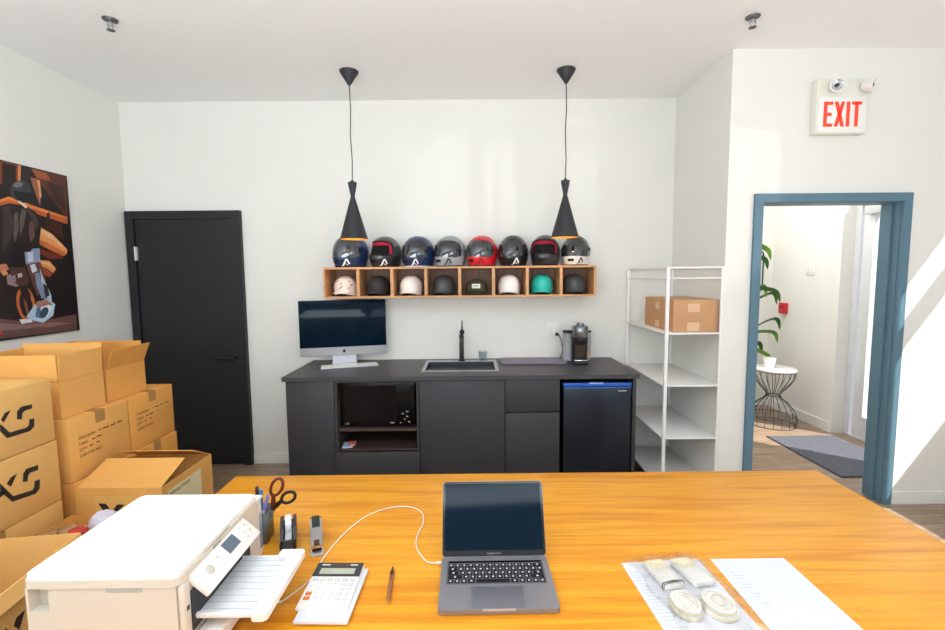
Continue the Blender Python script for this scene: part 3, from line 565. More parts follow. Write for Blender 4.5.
carton('open_carton', (-2.35, 2.40, zt), (-1.955, 2.69, zt+.178), 'smaller open carton with right flap leaning out, nearer the door', card3, {'front': (.12, 0), 'right': (.115, 22), 'back': (.12, -5), 'left': (.12, 5)})
# middle open carton with half closed flap
carton('carton', (-1.86, 2.07, 0), (-1.47, 2.46, .299), 'closed carton on the floor beneath the half-open carton', card3)
t, a, b, h = carton('open_carton', (-1.865, 2.06, .30), (-1.46, 2.47, .60), 'half-open carton with yellow mark label, standing left of the desk', card, {'front': (.20, -70), 'back': (.17, -62), 'right': (.19, -150), 'left': (.19, -112)})
cx, cy = -1.6625, 2.265
MB().prism([(-1.777-cx, .262), (-1.60-cx, .262), (-1.60-cx, .12), (-1.777-cx, .12)], -b-.0006, -b, 'y').build('yellow_label', mat('pale_yellow_sticker', '#e9b868', .6), t)
face_logo(t, [(n, [(p, q-.012) for p, q in pts]) for n, pts in E1], cx, cy, .30, 'y', b+.0006)
MB().box((a, -.16, .10), (a+.0006, .10, .265)).build('cream_label', mat('cream_sticker', '#ecdcb0', .6), t)
text('PURPOSE STICKER', .019, ink, t, face_M((a+.0008, -.15, .235), 'side'), 'printed_text')
# carton of wrapped goods between the stacks and the desk
carton('carton', (-1.87, 1.705, 0), (-1.45, 2.035, .20), 'closed carton under the carton of wrapped goods', card3)
t, a, b, h = carton('open_carton', (-1.87, 1.705, .202), (-1.45, 2.035, .485), 'open carton full of plastic wrapped goods, below the marked stack', card3, {'back': (.10, 170), 'left': (.05, -170)})
wrap = pane('clear_plastic_wrap', '#f4ead8', .22, .12)
def lump(loc, rx, ry, rz_, m, name, label, cat, seed, amp=.12):
    rnd = random.Random(seed); ph = [rnd.uniform(0, 6) for _ in range(8)]
    def fn(u, v):
        a_ = 2*PI*u; e = PI*(v-.5); k = 1+amp*(math.sin(5*a_+ph[0]+4*e)*.5+math.sin(9*a_+7*e+ph[1])*.35+math.sin(13*e+3*a_+ph[2])*.4)
        sq = .7
        c = math.copysign(abs(math.cos(e))**sq, math.cos(e))
        return (rx*k*c*math.copysign(abs(math.cos(a_))**sq, math.cos(a_)), ry*k*c*math.copysign(abs(math.sin(a_))**sq, math.sin(a_)), rz_*k*math.sin(e))
    o = MB().surf(fn, 40, 20, m, wrap=True).build(name, m); o.location = loc
    return tag(o, label, cat)
brownbag = mat('crinkled_brown_film', '#c2966c', .3, noise=.45, nscale=18, bump=.6, bscale=40)
lump((-1.77, 1.86, .45), .075, .11, .055, brownbag, 'wrapped_bundle', 'crinkled brown film bundle at left in the carton of wrapped goods', 'bundle', 1)
lump((-1.56, 1.79, .43), .07, .065, .06, brownbag, 'wrapped_bundle', 'crinkled brown film bundle at right in the carton of wrapped goods', 'bundle', 2)
lump((-1.635, 1.935, .50), .052, .045, .055, mat('lilac_white_bag', '#dcd8ea', .4, noise=.1, bump=.3), 'wrapped_helmet', 'lilac white bagged ball peeking above the printer edge', 'bag', 3, .05)
lump((-1.668, 1.84, .512), .036, .03, .020, mat('red_bag', '#c9423c', .5, noise=.2), 'red_pouch', 'small crumpled red pouch beside the lilac white ball', 'pouch', 4)
# near open carton
carton('carton', (-1.87, 1.24, 0), (-1.47, 1.64, .30), 'closed carton on the floor beneath the nearest open carton', card3)
t, a, b, h = carton('open_carton', (-1.869, 1.219, .302), (-1.469, 1.639, .615), 'nearest open carton with black mark, behind the printer at lower left', card2, {'right': (.05, 150)}, rz=math.radians(8))
face_logo(t, [(n, [(p-1.50+.06, q-.40) for p, q in pts]) for n, pts in F1], 0, 0, 0, 'x', a)
lump((-1.68, 1.40, .39), .10, .12, .06, mat('white_foam_wrap', '#e6dfdc', .5, noise=.1, bump=.3), 'foam_wrap', 'white foam wrap lying inside the nearest open carton', 'packaging', 5)
# ---------------------------------------------------------------- kitchen run
YF = 3.13     # door faces
th = .018
def carcass(m, x0, x1, z0=.1, z1=.853, back=True, m_in=None):
    m.box((x0, YF+.02, z0), (x0+th, 3.76, z1), m_in).box((x1-th, YF+.02, z0), (x1, 3.76, z1), m_in).box((x0+th, YF+.02, z0), (x1-th, 3.76, z0+th), m_in)
    m.box((x0+th, YF+.02, z1-th), (x1-th, 3.76, z1), m_in).box((x0+th, 3.75, z0+th), (x1-th, 3.76, z1-th), m_in)
    m.box((x0, YF+.07, 0), (x1, YF+.085, z0-.001), cab_m)
def cabinet(x0, x1, label, **k):
    t = thing('base_cabinet', label, 'cabinet'); m = MB(); carcass(m, x0, x1); m.build('body', cab_m, t); return t
g = .0018
t = cabinet(-1.305, -.966, 'charcoal base cabinet with one plain door at left end of counter')
MB().box((-1.305+g, YF, .1), (-.966-g, YF+.018, .851), bev=.0012).build('door', cab_m, t)
t = thing('base_cabinet', 'charcoal cabinet with open walnut niche holding the microwave above a drawer', 'cabinet')
m = MB(); x0, x1 = -.964, -.372
m.box((x0, YF, .1), (x0+th, 3.76, .853)).box((x1-th, YF, .1), (x1, 3.76, .853)).box((x0+th, YF+.02, .1), (x1-th, 3.76, .118)).box((x0+th, YF, .838), (x1-th, 3.76, .853)).box((x0, YF+.07, 0), (x1, YF+.085, .099))
m.build('body', cab_m, t)
MB().box((x0+th, 3.74, .36), (x1-th, 3.758, .838)).box((x0+th+.0005, YF+.03, .36), (x0+th+.003, 3.74, .838)).box((x1-th-.003, YF+.03, .36), (x1-th-.0005, 3.74, .838)).build('niche_lining', cabin_m, t)
MB().box((x0+th+.004, YF+.006, .488), (x1-th-.004, 3.735, .508)).build('shelf', cabin_m, t)
MB().box((x0+th+.004, YF+.012, .345), (x1-th-.004, 3.735, .36)).build('niche_floor', cabin_m, t)
dr = MB().box((x0+g, YF-.019, .1), (x1-g, YF-.001, .345), bev=.0012).build('drawer', cab_m, t)
MB().box((-.72, YF-.0196, .3385), (-.65, YF-.0185, .3455)).build('finger_pull', black_m, dr)
t = cabinet(-.370, .232, 'wide charcoal sink cabinet with plain door beneath the basin')
MB().box((-.370+g, YF, .1), (.232-g, YF+.018, .851), bev=.0012).build('door', cab_m, t)
t = cabinet(.234, .618, 'charcoal cabinet with two drawer fronts beside the mini fridge')
for z0, z1 in ((.1, .612), (.620, .851)): MB().box((.234+g, YF, z0), (.618-g, YF+.018, z1), bev=.0012).build('drawer', cab_m, t)
MB().box((.385, YF-.0004, .6125), (.47, YF+.012, .6195)).build('finger_pull', black_m, t)
tag(MB().box((1.132, YF, 0), (1.155, 3.76, .853), bev=.001).build('end_panel', cab_m), 'charcoal upright panel closing the counter right of the fridge', 'panel')
# worktop with the cut-out for the basin
SX0, SX1, SY0, SY1 = -.368, .200, 3.255, 3.69
m = MB(); a, b, y0, y1 = -1.322, 1.170, 3.11, 3.768; z0, z1 = .855, .885; q = .012
m.box((a, y0, z0), (SX0+q, y1, z1)).box((SX1-q, y0, z0), (b, y1, z1)).box((SX0+q, y0, z0), (SX1-q, SY0+q, z1)).box((SX0+q, SY1-q, z0), (SX1-q, y1, z1))
bmesh.ops.remove_doubles(m.bm, verts=m.bm.verts, dist=1e-5)
tag(m.build('worktop', top_m), 'long charcoal worktop over the cabinets and mini fridge', 'worktop')
t = thing('kitchen_sink', 'rectangular drop-in sink with grey metal rim in the worktop', 'sink', ((SX0+SX1)/2, (SY0+SY1)/2, .885))
w_, d_ = (SX1-SX0)/2, (SY1-SY0)/2
rim = mat('brushed_sink_rim', '#a4a9ad', .3, metal=.5); basin = mat('dark_sink_basin', '#283038', .45)
MB().box((-w_, -d_, .0003), (w_, -d_+.028, .004)).box((-w_, d_-.07, .0003), (w_, d_, .004)).box((-w_, -d_+.028, .0003), (-w_+.026, d_-.07, .004)).box((w_-.026, -d_+.028, .0003), (w_, d_-.07, .004)).build('rim', rim, t)
MB().box((-w_+.018, -d_+.02, -.18), (w_-.018, d_-.06, -.175)).box((-w_+.018, -d_+.02, -.175), (-w_+.026, d_-.06, .0002)).box((w_-.026, -d_+.02, -.175), (w_-.018, d_-.06, .0002)).box((-w_+.026, -d_+.02, -.175), (w_-.026, -d_+.028, .0002)).box((-w_+.026, d_-.07, -.175), (w_-.026, d_-.062, .0002)).build('basin', basin, t)
MB().lathe([(0, .0), (.035, 0), (.04, .002)], M=Matrix.Translation((0, 0, -.174))).build('drain', chrome, t)
t = thing('faucet', 'slim black single lever faucet standing behind the sink', 'faucet', (-.080, 3.655, .889))
MB().lathe([(0, 0), (.027, 0), (.027, .008), (.019, .012), (.019, .205), (.016, .215), (0, .215)]).build('column', black_m, t)
MB().tube([(0, -.01, .17), (0, -.10, .185), (0, -.19, .165), (0, -.195, .13)], [.016, .013, .012, .012], n=14).build('spout', black_m, t)
MB().sphere((.004, 0, .235), .021).tube([(.004, 0, .24), (.006, .004, .33)], [.007, .004]).build('lever', black_m, t)
t = thing('drinking_glass', 'small clear drinking glass on the sink ledge beside faucet', 'glass', (.092, 3.665, .889))
glassm = pane('drinking_glass', '#eef2f3', .10, .03)
MB().lathe([(0, 0), (.028, 0), (.037, .075), (.0355, .075), (.0265, .006), (0, .006)]).build('tumbler', glassm, t)
t = thing('drying_mat', 'grey lilac drying mat laid flat on the worktop', 'mat', (.495, 3.60, .885))
MB().prism(rrect(-.265, -.115, .255, .13, .04), .0005, .010, m=mat('grey_lilac_microfibre', '#918e9e', .95, bump=.4, bscale=200)).build('pad', None, t)
MB().tube([(x, y, .006) for x, y in rrect(-.265, -.115, .255, .13, .04)], .006, closed=True).build('piped_edge', mat('grey_lilac_piping', '#6e6a7a', .9), t)
t = thing('wall_outlet', 'white double wall outlet plate left of the coffee machine', 'outlet', (.687, YB, 1.115))
MB().box((-.052, -.006, -.062), (.052, -.0005, .062), bev=.002).build('plate', trim_m, t)
for x in (-.024, .024): MB().box((x-.016, -.009, -.032), (x+.016, -.006, .032), bev=.001).build('socket', white_pl, t)
# coffee machine and its cord
t = thing('coffee_machine', 'black pod coffee machine with clear water tank, right end of counter', 'coffee machine', (.850, 3.545, .885), -.12)
MB().box((-.052, -.10, .0005), (.058, .11, .028), bev=.01).build('base', black_m, t)
MB().prism(rrect(-.05, -.01, .055, .11, .02), .028, .27, m=black_m).build('body', None, t)
MB().lathe([(0, 0), (.056, 0), (.059, .01), (.059, .075), (.055, .085), (0, .088)], M=Matrix.Translation((.002, -.035, .165))).build('brew_head', black_m, t)
MB().lathe([(.0595, .0), (.061, .004), (.061, .075), (.058, .082), (.05, .088), (0, .09)], M=Matrix.Translation((.002, -.035, .212))).build('head_cover', mat('gunmetal_gloss', '#7d8086', .2, metal=.7), t)
MB().lathe([(0, .0), (.03, .0), (.034, .012), (.025, .02), (0, .02)], M=Matrix.Translation((.002, -.035, .302))).build('lid_button', chrome, t)
MB().box((-.038, -.055, .07), (.042, -.012, .15)).build('cup_bay', mat('brown_smoked_panel', '#3b2b26', .2), t)
MB().box((-.045, -.10, .03), (.05, -.03, .040), bev=.003).build('drip_tray', chrome, t)
for z in (0,):
    MB().tube([(-.06, .01, .245), (-.10, .0, .25)], .009).build('lever', black_m, t); MB().tube([(.06, .01, .245), (.09, .0, .25)], .009).build('lever', black_m, t)
MB().lathe([(0, .0), (.038, 0), (.038, .22), (0, .225)], n=24, M=Matrix.Translation((-.088, .05, .01))).build('water_tank', mat('frosted_water_tank', '#a9aeb4', .25, alpha=.8), t)
MB().lathe([(0, .0), (.040, 0), (.040, .014), (0, .016)], n=24, M=Matrix.Translation((-.088, .05, .237))).build('tank_lid', black_m, t)
MB().prism(rrect(.056, .0, .088, .09, .012), .02, .23, m=mat('brushed_pod_drawer', '#9b9da1', .3, metal=.6)).build('pod_container', None, t)
MB().box((.060, -.004, .045), (.084, -.0005, .075)).build('copper_badge', mat('copper_badge', '#c98a66', .4), t)
MB().box((-.012, -.0925, .196), (.016, -.0895, .203)).build('front_badge', silver, t)
tag(MB().box((.70, YB-.03, 1.075), (.722, YB-.0095, 1.10), bev=.003).tube(smoothpath([(.711, YB-.03, 1.088), (.722, YB-.05, 1.085), (.745, YB-.05, 1.03), (.75, YB-.06, .95), (.735, YB-.06, .893), (.76, YB-.07, .890), (.80, YB-.075, .890)], 6), .0035).tube(smoothpath([(.80, YB-.075, .890), (.775, YB-.09, .92), (.752, YB-.07, .905)], 5), .003).build('power_cord', black_m), 'black power cord from the outlet down to the coffee machine', 'cord')
# microwave in the niche
t = thing('microwave', 'black microwave oven on the shelf of the walnut niche', 'microwave', (-.668, 3.16, .508))
MB().box((-.262, .012, .008), (.262, .42, .325), bev=.008).build('body', black_m, t)
for x in (-.22, .22): MB().cyl((x, .06, .0005), .012, .009).build('foot', black_m, t)
MB().box((-.262, .0, .012), (.262, .0115, .322), bev=.004).build('door', mat('microwave_glass', '#0c0b0c', .15, spec=.25), t)
MB().box((-.235, -.0012, .045), (.13, -.0002, .30)).build('window', mat('microwave_window', '#171213', .15, spec=.2), t)
text('LG', .02, silver, t, face_M((-.235, -.0006, .022), 'front'), 'brand_lettering', sx=1.2)
kp = mat('pale_keypad_print', '#b9b6a8', .5)
for x, z, w_ in ((.085, .03, .035), (.17, .095, .012), (.20, .11, .02), (.20, .075, .016), (.215, .035, .014), (.155, .03, .012), (.185, .055, .01)):
    MB().box((x, -.0012, z), (x+w_*.8, -.0003, z+.007)).build('keypad_mark', kp, t)
t = thing('leaflet', 'small blue and red printed leaflet lying in lower niche', 'leaflet', (-.898, 3.212, .3605), .2)
MB().prism([(-.04, -.06), (.03, -.06), (.04, .03), (-.035, .04)], 0, .012, m=mat('leaflet_blue', '#a9c6e6', .5)).build('blue_leaf', None, t)
MB().prism([(-.0, -.065), (.05, -.055), (.055, .01), (.0, .01)], .0125, .024, m=mat('leaflet_red', '#d98070', .5)).build('red_leaf', None, t)
# fridge
t = thing('mini_fridge', 'dark steel mini fridge with blue protective film along top', 'fridge', (.885, 3.14, 0))
stl = mat('dark_steel', '#2c323b', .22, metal=.6, noise=.06, stretch=(1, 1, 12))
MB().box((-.238, .05, .03), (.238, .56, .815), bev=.006).build('body', black_m, t)
MB().box((-.24, .0, .035), (.24, .048, .790), bev=.008).build('door', stl, t)
MB().box((-.241, -.0012, .792), (.241, .044, .818), bev=.004).build('blue_film', mat('blue_protective_film', '#1f5fc0', .2, coat=.5), t)
MB().tube([(-.238, -.002, .785), (0, -.003, .786), (.238, -.002, .785)], .0022, mat('blue_film_fold', '#4c8ae0', .2)).build('film_fold', None, t)
MB().box((-.06, -.0022, .81), (.04, .02, .8215), bev=.002).build('grip', mat('light_blue_film', '#8fb4e6', .2), t)
MB().box((.145, -.0014, .757), (.205, -.0002, .765)).build('brand_badge', silver, t)
for x in (-.2, .2):
    for y in (.1, .5): MB().cyl((x, y, 0), .018, .03).build('foot', black_m, t)
# desktop computer and keyboard
t = thing('desktop_computer', 'silver all-in-one desktop computer with dark screen, left end of counter', 'computer', (-1.012, 3.585, .885), math.radians(14))
W = .332; zb_, zt_ = .073, .513
pm = MB()
pm.box((-W, -.012, zb_), (W, .012, zt_), bev=.006); pm.build('display_case', silver, t)
MB().box((-W+.002, -.0142, zb_+.068), (W-.002, -.0125, zt_-.002), bev=.0005).build('screen', screen_m, t)
MB().prism([(.0+.011*math.cos(a_)*(1+.06*math.cos(2*a_)), zb_+.034+.012*math.sin(a_)) for a_ in [2*PI*k/20 for k in range(20)]], -.0135, -.0122, 'y').prism([(.0, zb_+.047), (.006, zb_+.053), (.003, zb_+.047)], -.0135, -.0122, 'y').build('emblem', black_m, t)
MB().sphere((0, .0135, .30), .2, sc=(1.2, .05, .75)).build('back_bulge', silver, t)
MB().prism([(.02, .0100), (.11, .0100), (.11, .016), (.035, .15), (.024, .15)], -.09, .09, 'x').build('stand_neck', silver, t)
MB().box((-.10, -.015, .0005), (.10, .125, .0095), bev=.003).build('stand_foot', silver, t)
t = thing('keyboard', 'slim white computer keyboard in front of the silver computer', 'keyboard', (-.945, 3.485, .885), math.radians(17))
MB().box((-.215, -.055, .0005), (.215, .055, .010), bev=.003).build('tray', silver, t)
kb = MB().box((-.018, -.008, 0), (.0, .008, .004), bev=.0015, seg=1).build('key', white_pl, t); kb.location = (-.19, .04, .0105)
for r in range(5):
    for c_ in range(19):
        if r == 0 and c_ == 0: continue
        k = kb.copy(); COL.objects.link(k); k.parent = t; k.location = (-.19+c_*.0219, .04-r*.0202, .0105)

# ---------------------------------------------------------------- cubby shelf
SXL, SXR, SZ0, SZ1, SYF = -1.133, .962, 1.412, 1.650, 3.50
t = thing('cubby_shelf', 'long oak plywood wall shelf of eight open cubbies', 'shelf')
p_ = .015
MB().box((SXL, SYF, SZ1-p_), (SXR, YB-.001, SZ1)).build('top_board', ply, t)
MB().box((SXL, SYF, SZ0), (SXR, YB-.001, SZ0+p_)).build('bottom_board', ply, t)
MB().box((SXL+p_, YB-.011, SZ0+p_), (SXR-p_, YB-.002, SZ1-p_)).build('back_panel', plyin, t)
n8 = 8; pitch_ = (SXR-SXL-p_)/n8
for i in range(9): MB().box((SXL+i*pitch_-(.004 if 0 < i < 8 else 0), SYF+.001, SZ0+p_), (SXL+i*pitch_+p_+(.004 if 0 < i < 8 else 0), YB-.012, SZ1-p_)).build('divider' if 0 < i < 8 else 'side_board', ply, t)
cx8 = [SXL+(i+.5)*pitch_+p_/2 for i in range(8)]

# ---------------------------------------------------------------- helmets
A_, B_, HT = .120, .150, .135
def hs(az, el, k=1.0):
    """surface of a full-face helmet; az 0 looks forward (-y), angles in degrees"""
    a = math.radians(az); e = math.radians(el)
    if el >= 0: r = math.cos(e)**.92; z = HT*math.sin(e)
    else: t_ = min(1, -el/50); r = 1-.16*t_**2.2; z = -.105*t_
    fr = max(0, math.cos(a)); chin = .012*fr**3*max(0, min(1, -(el-8)/30)) 
    back = .10*max(0, -math.cos(a))*max(0, -z/.105)
    x = A_*r*math.sin(a)*(1-.05*fr*max(0, min(1, -el/40))); y = -(B_*r*math.cos(a))*(1-back)-chin
    return Vector((x*k, y*k, z*k+.108))
def patch(m, az0, az1, el0, el1, k, mt, n=18, kk=10, thick=None, keep=None):
    return m.surf(lambda u, v: hs(az0+(az1-az0)*u, el0+(el1-el0)*v, k), n, kk, mt, keep=keep)
def roundkeep(az, el0, el1, r=.45):
    def f(u, v):
        x = abs(u-.5)*2; y = abs(v-.5)*2
        return x**4+y**4 <= 1.25
    return f
def port_path(k, az=70, el0=-12, el1=36, lift=0):
    P = []
    for i in range(40):
        a = 2*PI*i/40; c, s = math.cos(a), math.sin(a)
        x = math.copysign(abs(c)**.45, c); y = math.copysign(abs(s)**.5, s)
        P.append(hs(az*x, (el0+el1)/2+(el1-el0)/2*y-4*x*x, k))
    return P
def helmet(i, label, shell, chin, visor, liner=None, accent='#f2f2f2', rz=-.5, open_=False, s=1.0, rim=None, xo=0, trimc=None, crown=None):
    t = thing('full_face_helmet', label, 'helmet', (i, SYF+.148, SZ1+.001), rz, group='full-face helmets on the cubby shelf'); t.scale = (s*.95, s*.95, s)
    sm = mat('helmet_'+shell[1:], shell, .28, coat=.4, noise=.03); cm = mat('helmet_'+chin[1:], chin, .3, coat=.4, noise=.05)
    el0, el1, az = (-12, 46, 78) if open_ else (-14, 38, 76)
    m = MB()
    def P(u, v): return hs(-180+360*u, -50+140*v)
    def keep(u, v):
        a_, e_ = -180+360*u, -50+140*v
        x = a_/az; y = (e_-(el0+el1)/2+4*min(1, x*x))/((el1-el0)/2)
        return abs(x)**3.2+abs(y)**3.2 > .90
    def mf(u, v):
        a_, e_ = -180+360*u, -50+140*v
        if e_ < el0+2 and abs(a_) < 115: return cm
        return sm
    m.surf(P, 90, 35, sm, wrap=True, keep=keep, matf=mf)
    m.build('shell', sm, t)
    il = MB().surf(lambda u, v: hs(-180+360*u, -48+138*v, .86 if liner else .93), 48, 20, None, wrap=True)
    il.build('liner', mat('helmet_lining_dark', '#0e0e10', .9), t)
    MB().tube(port_path(.985, 70 if not open_ else 73, el0+2, el1-2), .0055, n=8, closed=True).build('port_gasket', black_m, t)
    if liner: MB().surf(lambda u, v: hs(-74+148*u, 28+20*v, .965-.055*(1-v)), 24, 5).surf(lambda u, v: hs(-76+20*u, -10+54*v, .965-.055*u), 5, 12).surf(lambda u, v: hs(60+16*u, -10+54*v, .915+.05*u), 5, 12).build('coloured_padding', mat('helmet_padding_'+liner[1:], liner, .9), t)
    MB().tube([hs(a_*10, -50, .985) for a_ in range(36)], .005, closed=True, m=mat('helmet_rim_'+(rim or '#151517')[1:], rim or '#151517', .5)).build('bottom_rim', None, t)
    if not open_:
        vm = mat('visor_'+visor[1:], visor, .06, coat=1, spec=.8)
        M_ = MB()
        def kv(u, v):
            x = (u-.5)*2; y = (v-.5)*2; return abs(x)**4+abs(y)**4 < 1.25
        M_.surf(lambda u, v: hs(-88+176*u, (el0-2)+(el1-el0+6)*v-4*((u-.5)*2)**2, 1.022), 44, 16, vm, keep=kv)
        M_.build('visor', vm, t)
        for sg in (-1, 1):
            p = hs(sg*84, 8, 1.025); MB().sphere(p, .017, sc=(.45, 1, 1)).build('visor_pivot', black_m, t)
    # chin vent and the pale angular mark on the chin's flank
    MB().surf(lambda u, v: hs(-14+28*u, -36+10*v, 1.01), 8, 3).build('chin_vent', black_m, t)
    am = mat('helmet_mark_'+accent[1:], accent, .4)
    dm = MB()
    def stroke(a0, e0, a1, e1, w_):
        def fn(u, v):
            return hs(a0+(a1-a0)*v+w_*(u-.5), e0+(e1-e0)*v, 1.012)
        dm.surf(fn, 2, 5, am)
    stroke(31, -45, 43, -22, 5.5); stroke(43, -22, 52, -40, 5.5); stroke(38, -38, 48, -44, 4); stroke(24, -45, 29, -47, 5)
    dm.build('chin_mark', am, t)
    if crown:
        MB().surf(lambda u, v: hs(-60+120*u, 44+34*v, 1.006), 20, 8).build('crown_panel', mat('helmet_'+crown[1:], crown, .35, coat=.3), t)
    return t
hx = [-.950, -.675, -.414, -.160, .092, .340, .594, .838]
helmet(hx[0], 'navy blue full-face helmet with white marks, first under left lamp', '#1d3a6b', '#1b3058', '#3c4048', s=1.06, rz=-.62, accent='#f6f6f6')
helmet(hx[1], 'dark grey full-face helmet with open port and red padding, second from left', '#4a4b4c', '#26272b', '#101014', liner='#b3243a', open_=True, rz=-.5)
helmet(hx[2], 'navy helmet with smoked visor and white lower rim, third from left', '#26375f', '#1f2f58', '#20242a', rz=-.68, rim='#e8e6ea')
helmet(hx[3], 'grey full-face helmet with pale grey chin bar, beside the red one', '#8b9092', '#a3a6ab', '#20262b', rz=-.68, accent='#1b1b1e')
helmet(hx[4], 'bright red full-face helmet with smoked visor', '#cf1f2c', '#d81f2e', '#2e3338', rz=-.68, accent='#8d1520')
helmet(hx[5], 'glossy all-black full-face helmet with white chin mark, right of the red one', '#1d1f24', '#17181b', '#1b2127', rz=-.5, accent='#efeff2')
helmet(hx[6], 'charcoal full-face helmet with open port and dark red padding, second from right', '#3a3b3f', '#2b2c31', '#101014', liner='#a11e36', open_=True, rz=-.35, accent='#3b3b3f')
helmet(hx[7], 'black helmet with white chin bar under the right lamp', '#54585a', '#e9e7e4', '#1c2125', rz=-.5, s=.97, accent='#2d3a3a', crown='#1f2123')
def half_helmet(i, label, col, rough=.35, marks=None, holes=False, rz=-.15, metal=0):
    t = thing('half_helmet', label, 'helmet', (cx8[i], SYF+.135, SZ0+.0155), rz, group='open helmets in the cubbies')
    m_ = mat('half_helmet_'+col[1:], col, rough, noise=.04, metal=metal)
    def fn(k):
        def f(u, v):
            a = 2*PI*u; e = v
            low = .035*max(0, -math.cos(a*1))**.7 if math.cos(a) < 0 else .0
            r = 1 if v < .45 else math.cos((v-.45)/.55*PI/2)**.8
            z = v/.45*.062 if v < .45 else .062+.095*math.sin((v-.45)/.55*PI/2)
            cut = .012*max(0, math.cos(a))+.006*math.cos(2*a)
            fl = (1-.06*(1-min(1, v/.45)))
            return Vector((.088*r*math.sin(a)*k*fl, -.112*r*math.cos(a)*k*fl, max(z, 0)*(1 if v > .05 else 1)*(k if v > .5 else 1)+max(0, cut)*(1-min(1, v/.2))))
        return f
    MB().surf(fn(1), 48, 22, m_, wrap=True).build('shell', m_, t)
    MB().surf(fn(.92), 32, 12, None, wrap=True).build('liner', mat('helmet_lining_dark', '#0e0e10', .9), t)
    MB().tube([fn(1)(k/36, 0)+Vector((0, 0, .004)) for k in range(36)], .0038, closed=True).build('edge_trim', m_ if not marks else mat('pale_trim_'+col[1:], col, .5), t)
    MB().surf(lambda u, v: Vector(((.0885+.012*v)*math.sin((u-.5)*1.7), -(.113+.009*v)*math.cos((u-.5)*1.7), .030-.010*v)), 16, 3).build('brim', m_, t, thick=.004)
    dk = mat('helmet_vent_dark', '#2a2224', .6)
    if holes:
        for u in (-.11, .11):
            p = fn(1.0)(u % 1, .2); MB().sphere(p, .011, sc=(1.4, .5, .6)).build('vent', dk, t)
    if marks:
        mm = MB(); mk = mat('helmet_mark_'+marks[1:], marks, .5); rnd = random.Random(i)
        for k in range(7 if i == 0 else 2):
            u0 = rnd.uniform(-.17, .17) if i == 0 else .10+.025*k; v0 = rnd.uniform(.25, .7) if i == 0 else .17
            mm.surf(lambda u, v: fn(1.01)((u0+.035*u*(1 if i == 0 else .6)) % 1, v0+(.02+.05*u)*(1 if i == 0 else 1.5)+.03*v), 4, 2, mk)
        mm.build('painted_marks', mk, t)
half_helmet(0, 'white half helmet with brown marbled marks, in leftmost cubby', '#ece2dc', .4, marks='#8a5a4c', holes=True)
half_helmet(1, 'matt black half helmet in second cubby from left', '#2b2b2d', .7, holes=True)
half_helmet(2, 'plain glossy white half helmet in third cubby', '#f2ebe6', .25, holes=True)
half_helmet(3, 'gunmetal grey half helmet in fourth cubby, left of the cap', '#505254', .45, metal=.3)
half_helmet(5, 'white half helmet in the cubby right of the cap', '#f0ecec', .35)
half_helmet(6, 'turquoise half helmet with small dark mark, second cubby from right', '#25b5ac', .35, marks='#10322f')
half_helmet(7, 'dark slate half helmet in the rightmost cubby', '#3d444b', .5, marks='#15181b')
t = thing('baseball_cap', 'olive baseball cap with white front patch in fifth cubby', 'cap', (cx8[4], SYF+.14, SZ0+.0158), -.05)
ol = mat('olive_cloth', '#4c4a36', .9, noise=.1, bump=.2, bscale=200)
MB().lathe([(.086, .012), (.088, .05), (.078, .085), (.05, .112), (.02, .122), (0, .123)], n=36).build('crown', ol, t)
MB().sphere((0, 0, .124), .006).build('button', ol, t)
MB().surf(lambda u, v: Vector(((.086+.004*v)*math.sin((u-.5)*2.3), -.075*math.cos((u-.5)*2.3)-.062*v*math.cos((u-.5)*2.6)**.8, .045-.012*v-.028*(2*(u-.5))**2)), 24, 5).build('brim', ol, t, thick=.003)
MB().surf(lambda u, v: Vector((.0885*math.sin((u-.5)*.75), -.0885*math.cos((u-.5)*.75)+.006*v, .052+.034*v)), 8, 3).build('front_patch', mat('cap_patch_white', '#e8e6de', .8), t)
MB().surf(lambda u, v: Vector((.0895*math.sin((u-.5)*.5), -.0895*math.cos((u-.5)*.5)+.003, .066+.007*v)), 8, 2).build('patch_print', mat('cap_patch_grey', '#8c8a80', .8), t)

# ---------------------------------------------------------------- white rack
t = thing('storage_rack', 'white metal rack with four shelves and top rails beside counter', 'rack', (1.475, 3.365, 0))
wm_ = mat('white_powder_coat', '#efeeec', .45); hx_, hy_ = .180, .375
for sx in (-1, 1):
    for sy in (-1, 1): MB().box((sx*hx_-.011, sy*hy_-.008, 0), (sx*hx_+.011, sy*hy_+.008, 1.625 if sy < 0 else 1.615), bev=.002).build('post', wm_, t)
for z in (.12, .475, .836, 1.188): MB().box((-hx_-.009, -hy_-.007, z-.012), (hx_+.009, hy_+.006, z), bev=.003).build('shelf', wm_, t)
for z in (1.548, 1.618):
    for a_, b_ in (((-hx_, -hy_), (hx_, -hy_)), ((-hx_, hy_), (hx_, hy_)), ((-hx_, -hy_), (-hx_, hy_)), ((hx_, -hy_), (hx_, hy_))):
        MB().tube([(*a_, z), (*b_, z)], .0065 if z > 1.6 else .005).build('rail', wm_, t)
t, a, b, h = carton('carton', (1.345, 3.01, 1.189), (1.648, 3.50, 1.405), 'brown carton with tape squares on the white rack', mat('cardboard_rack', '#c99a70', .8, noise=.06), taped=False)
tp = mat('pale_tape_square', '#dcb692', .3)
for x in (-.02,): 
    for z in (.03, .155): MB().box((x-.035, -b-.0006, z-.02), (x+.045, -b, z+.035)).build('tape_square', tp, t)
for z in (.03, .16): MB().box((-a-.0006, -.02, z-.02), (-a, .05, z+.03)).build('tape_square', tp, t)
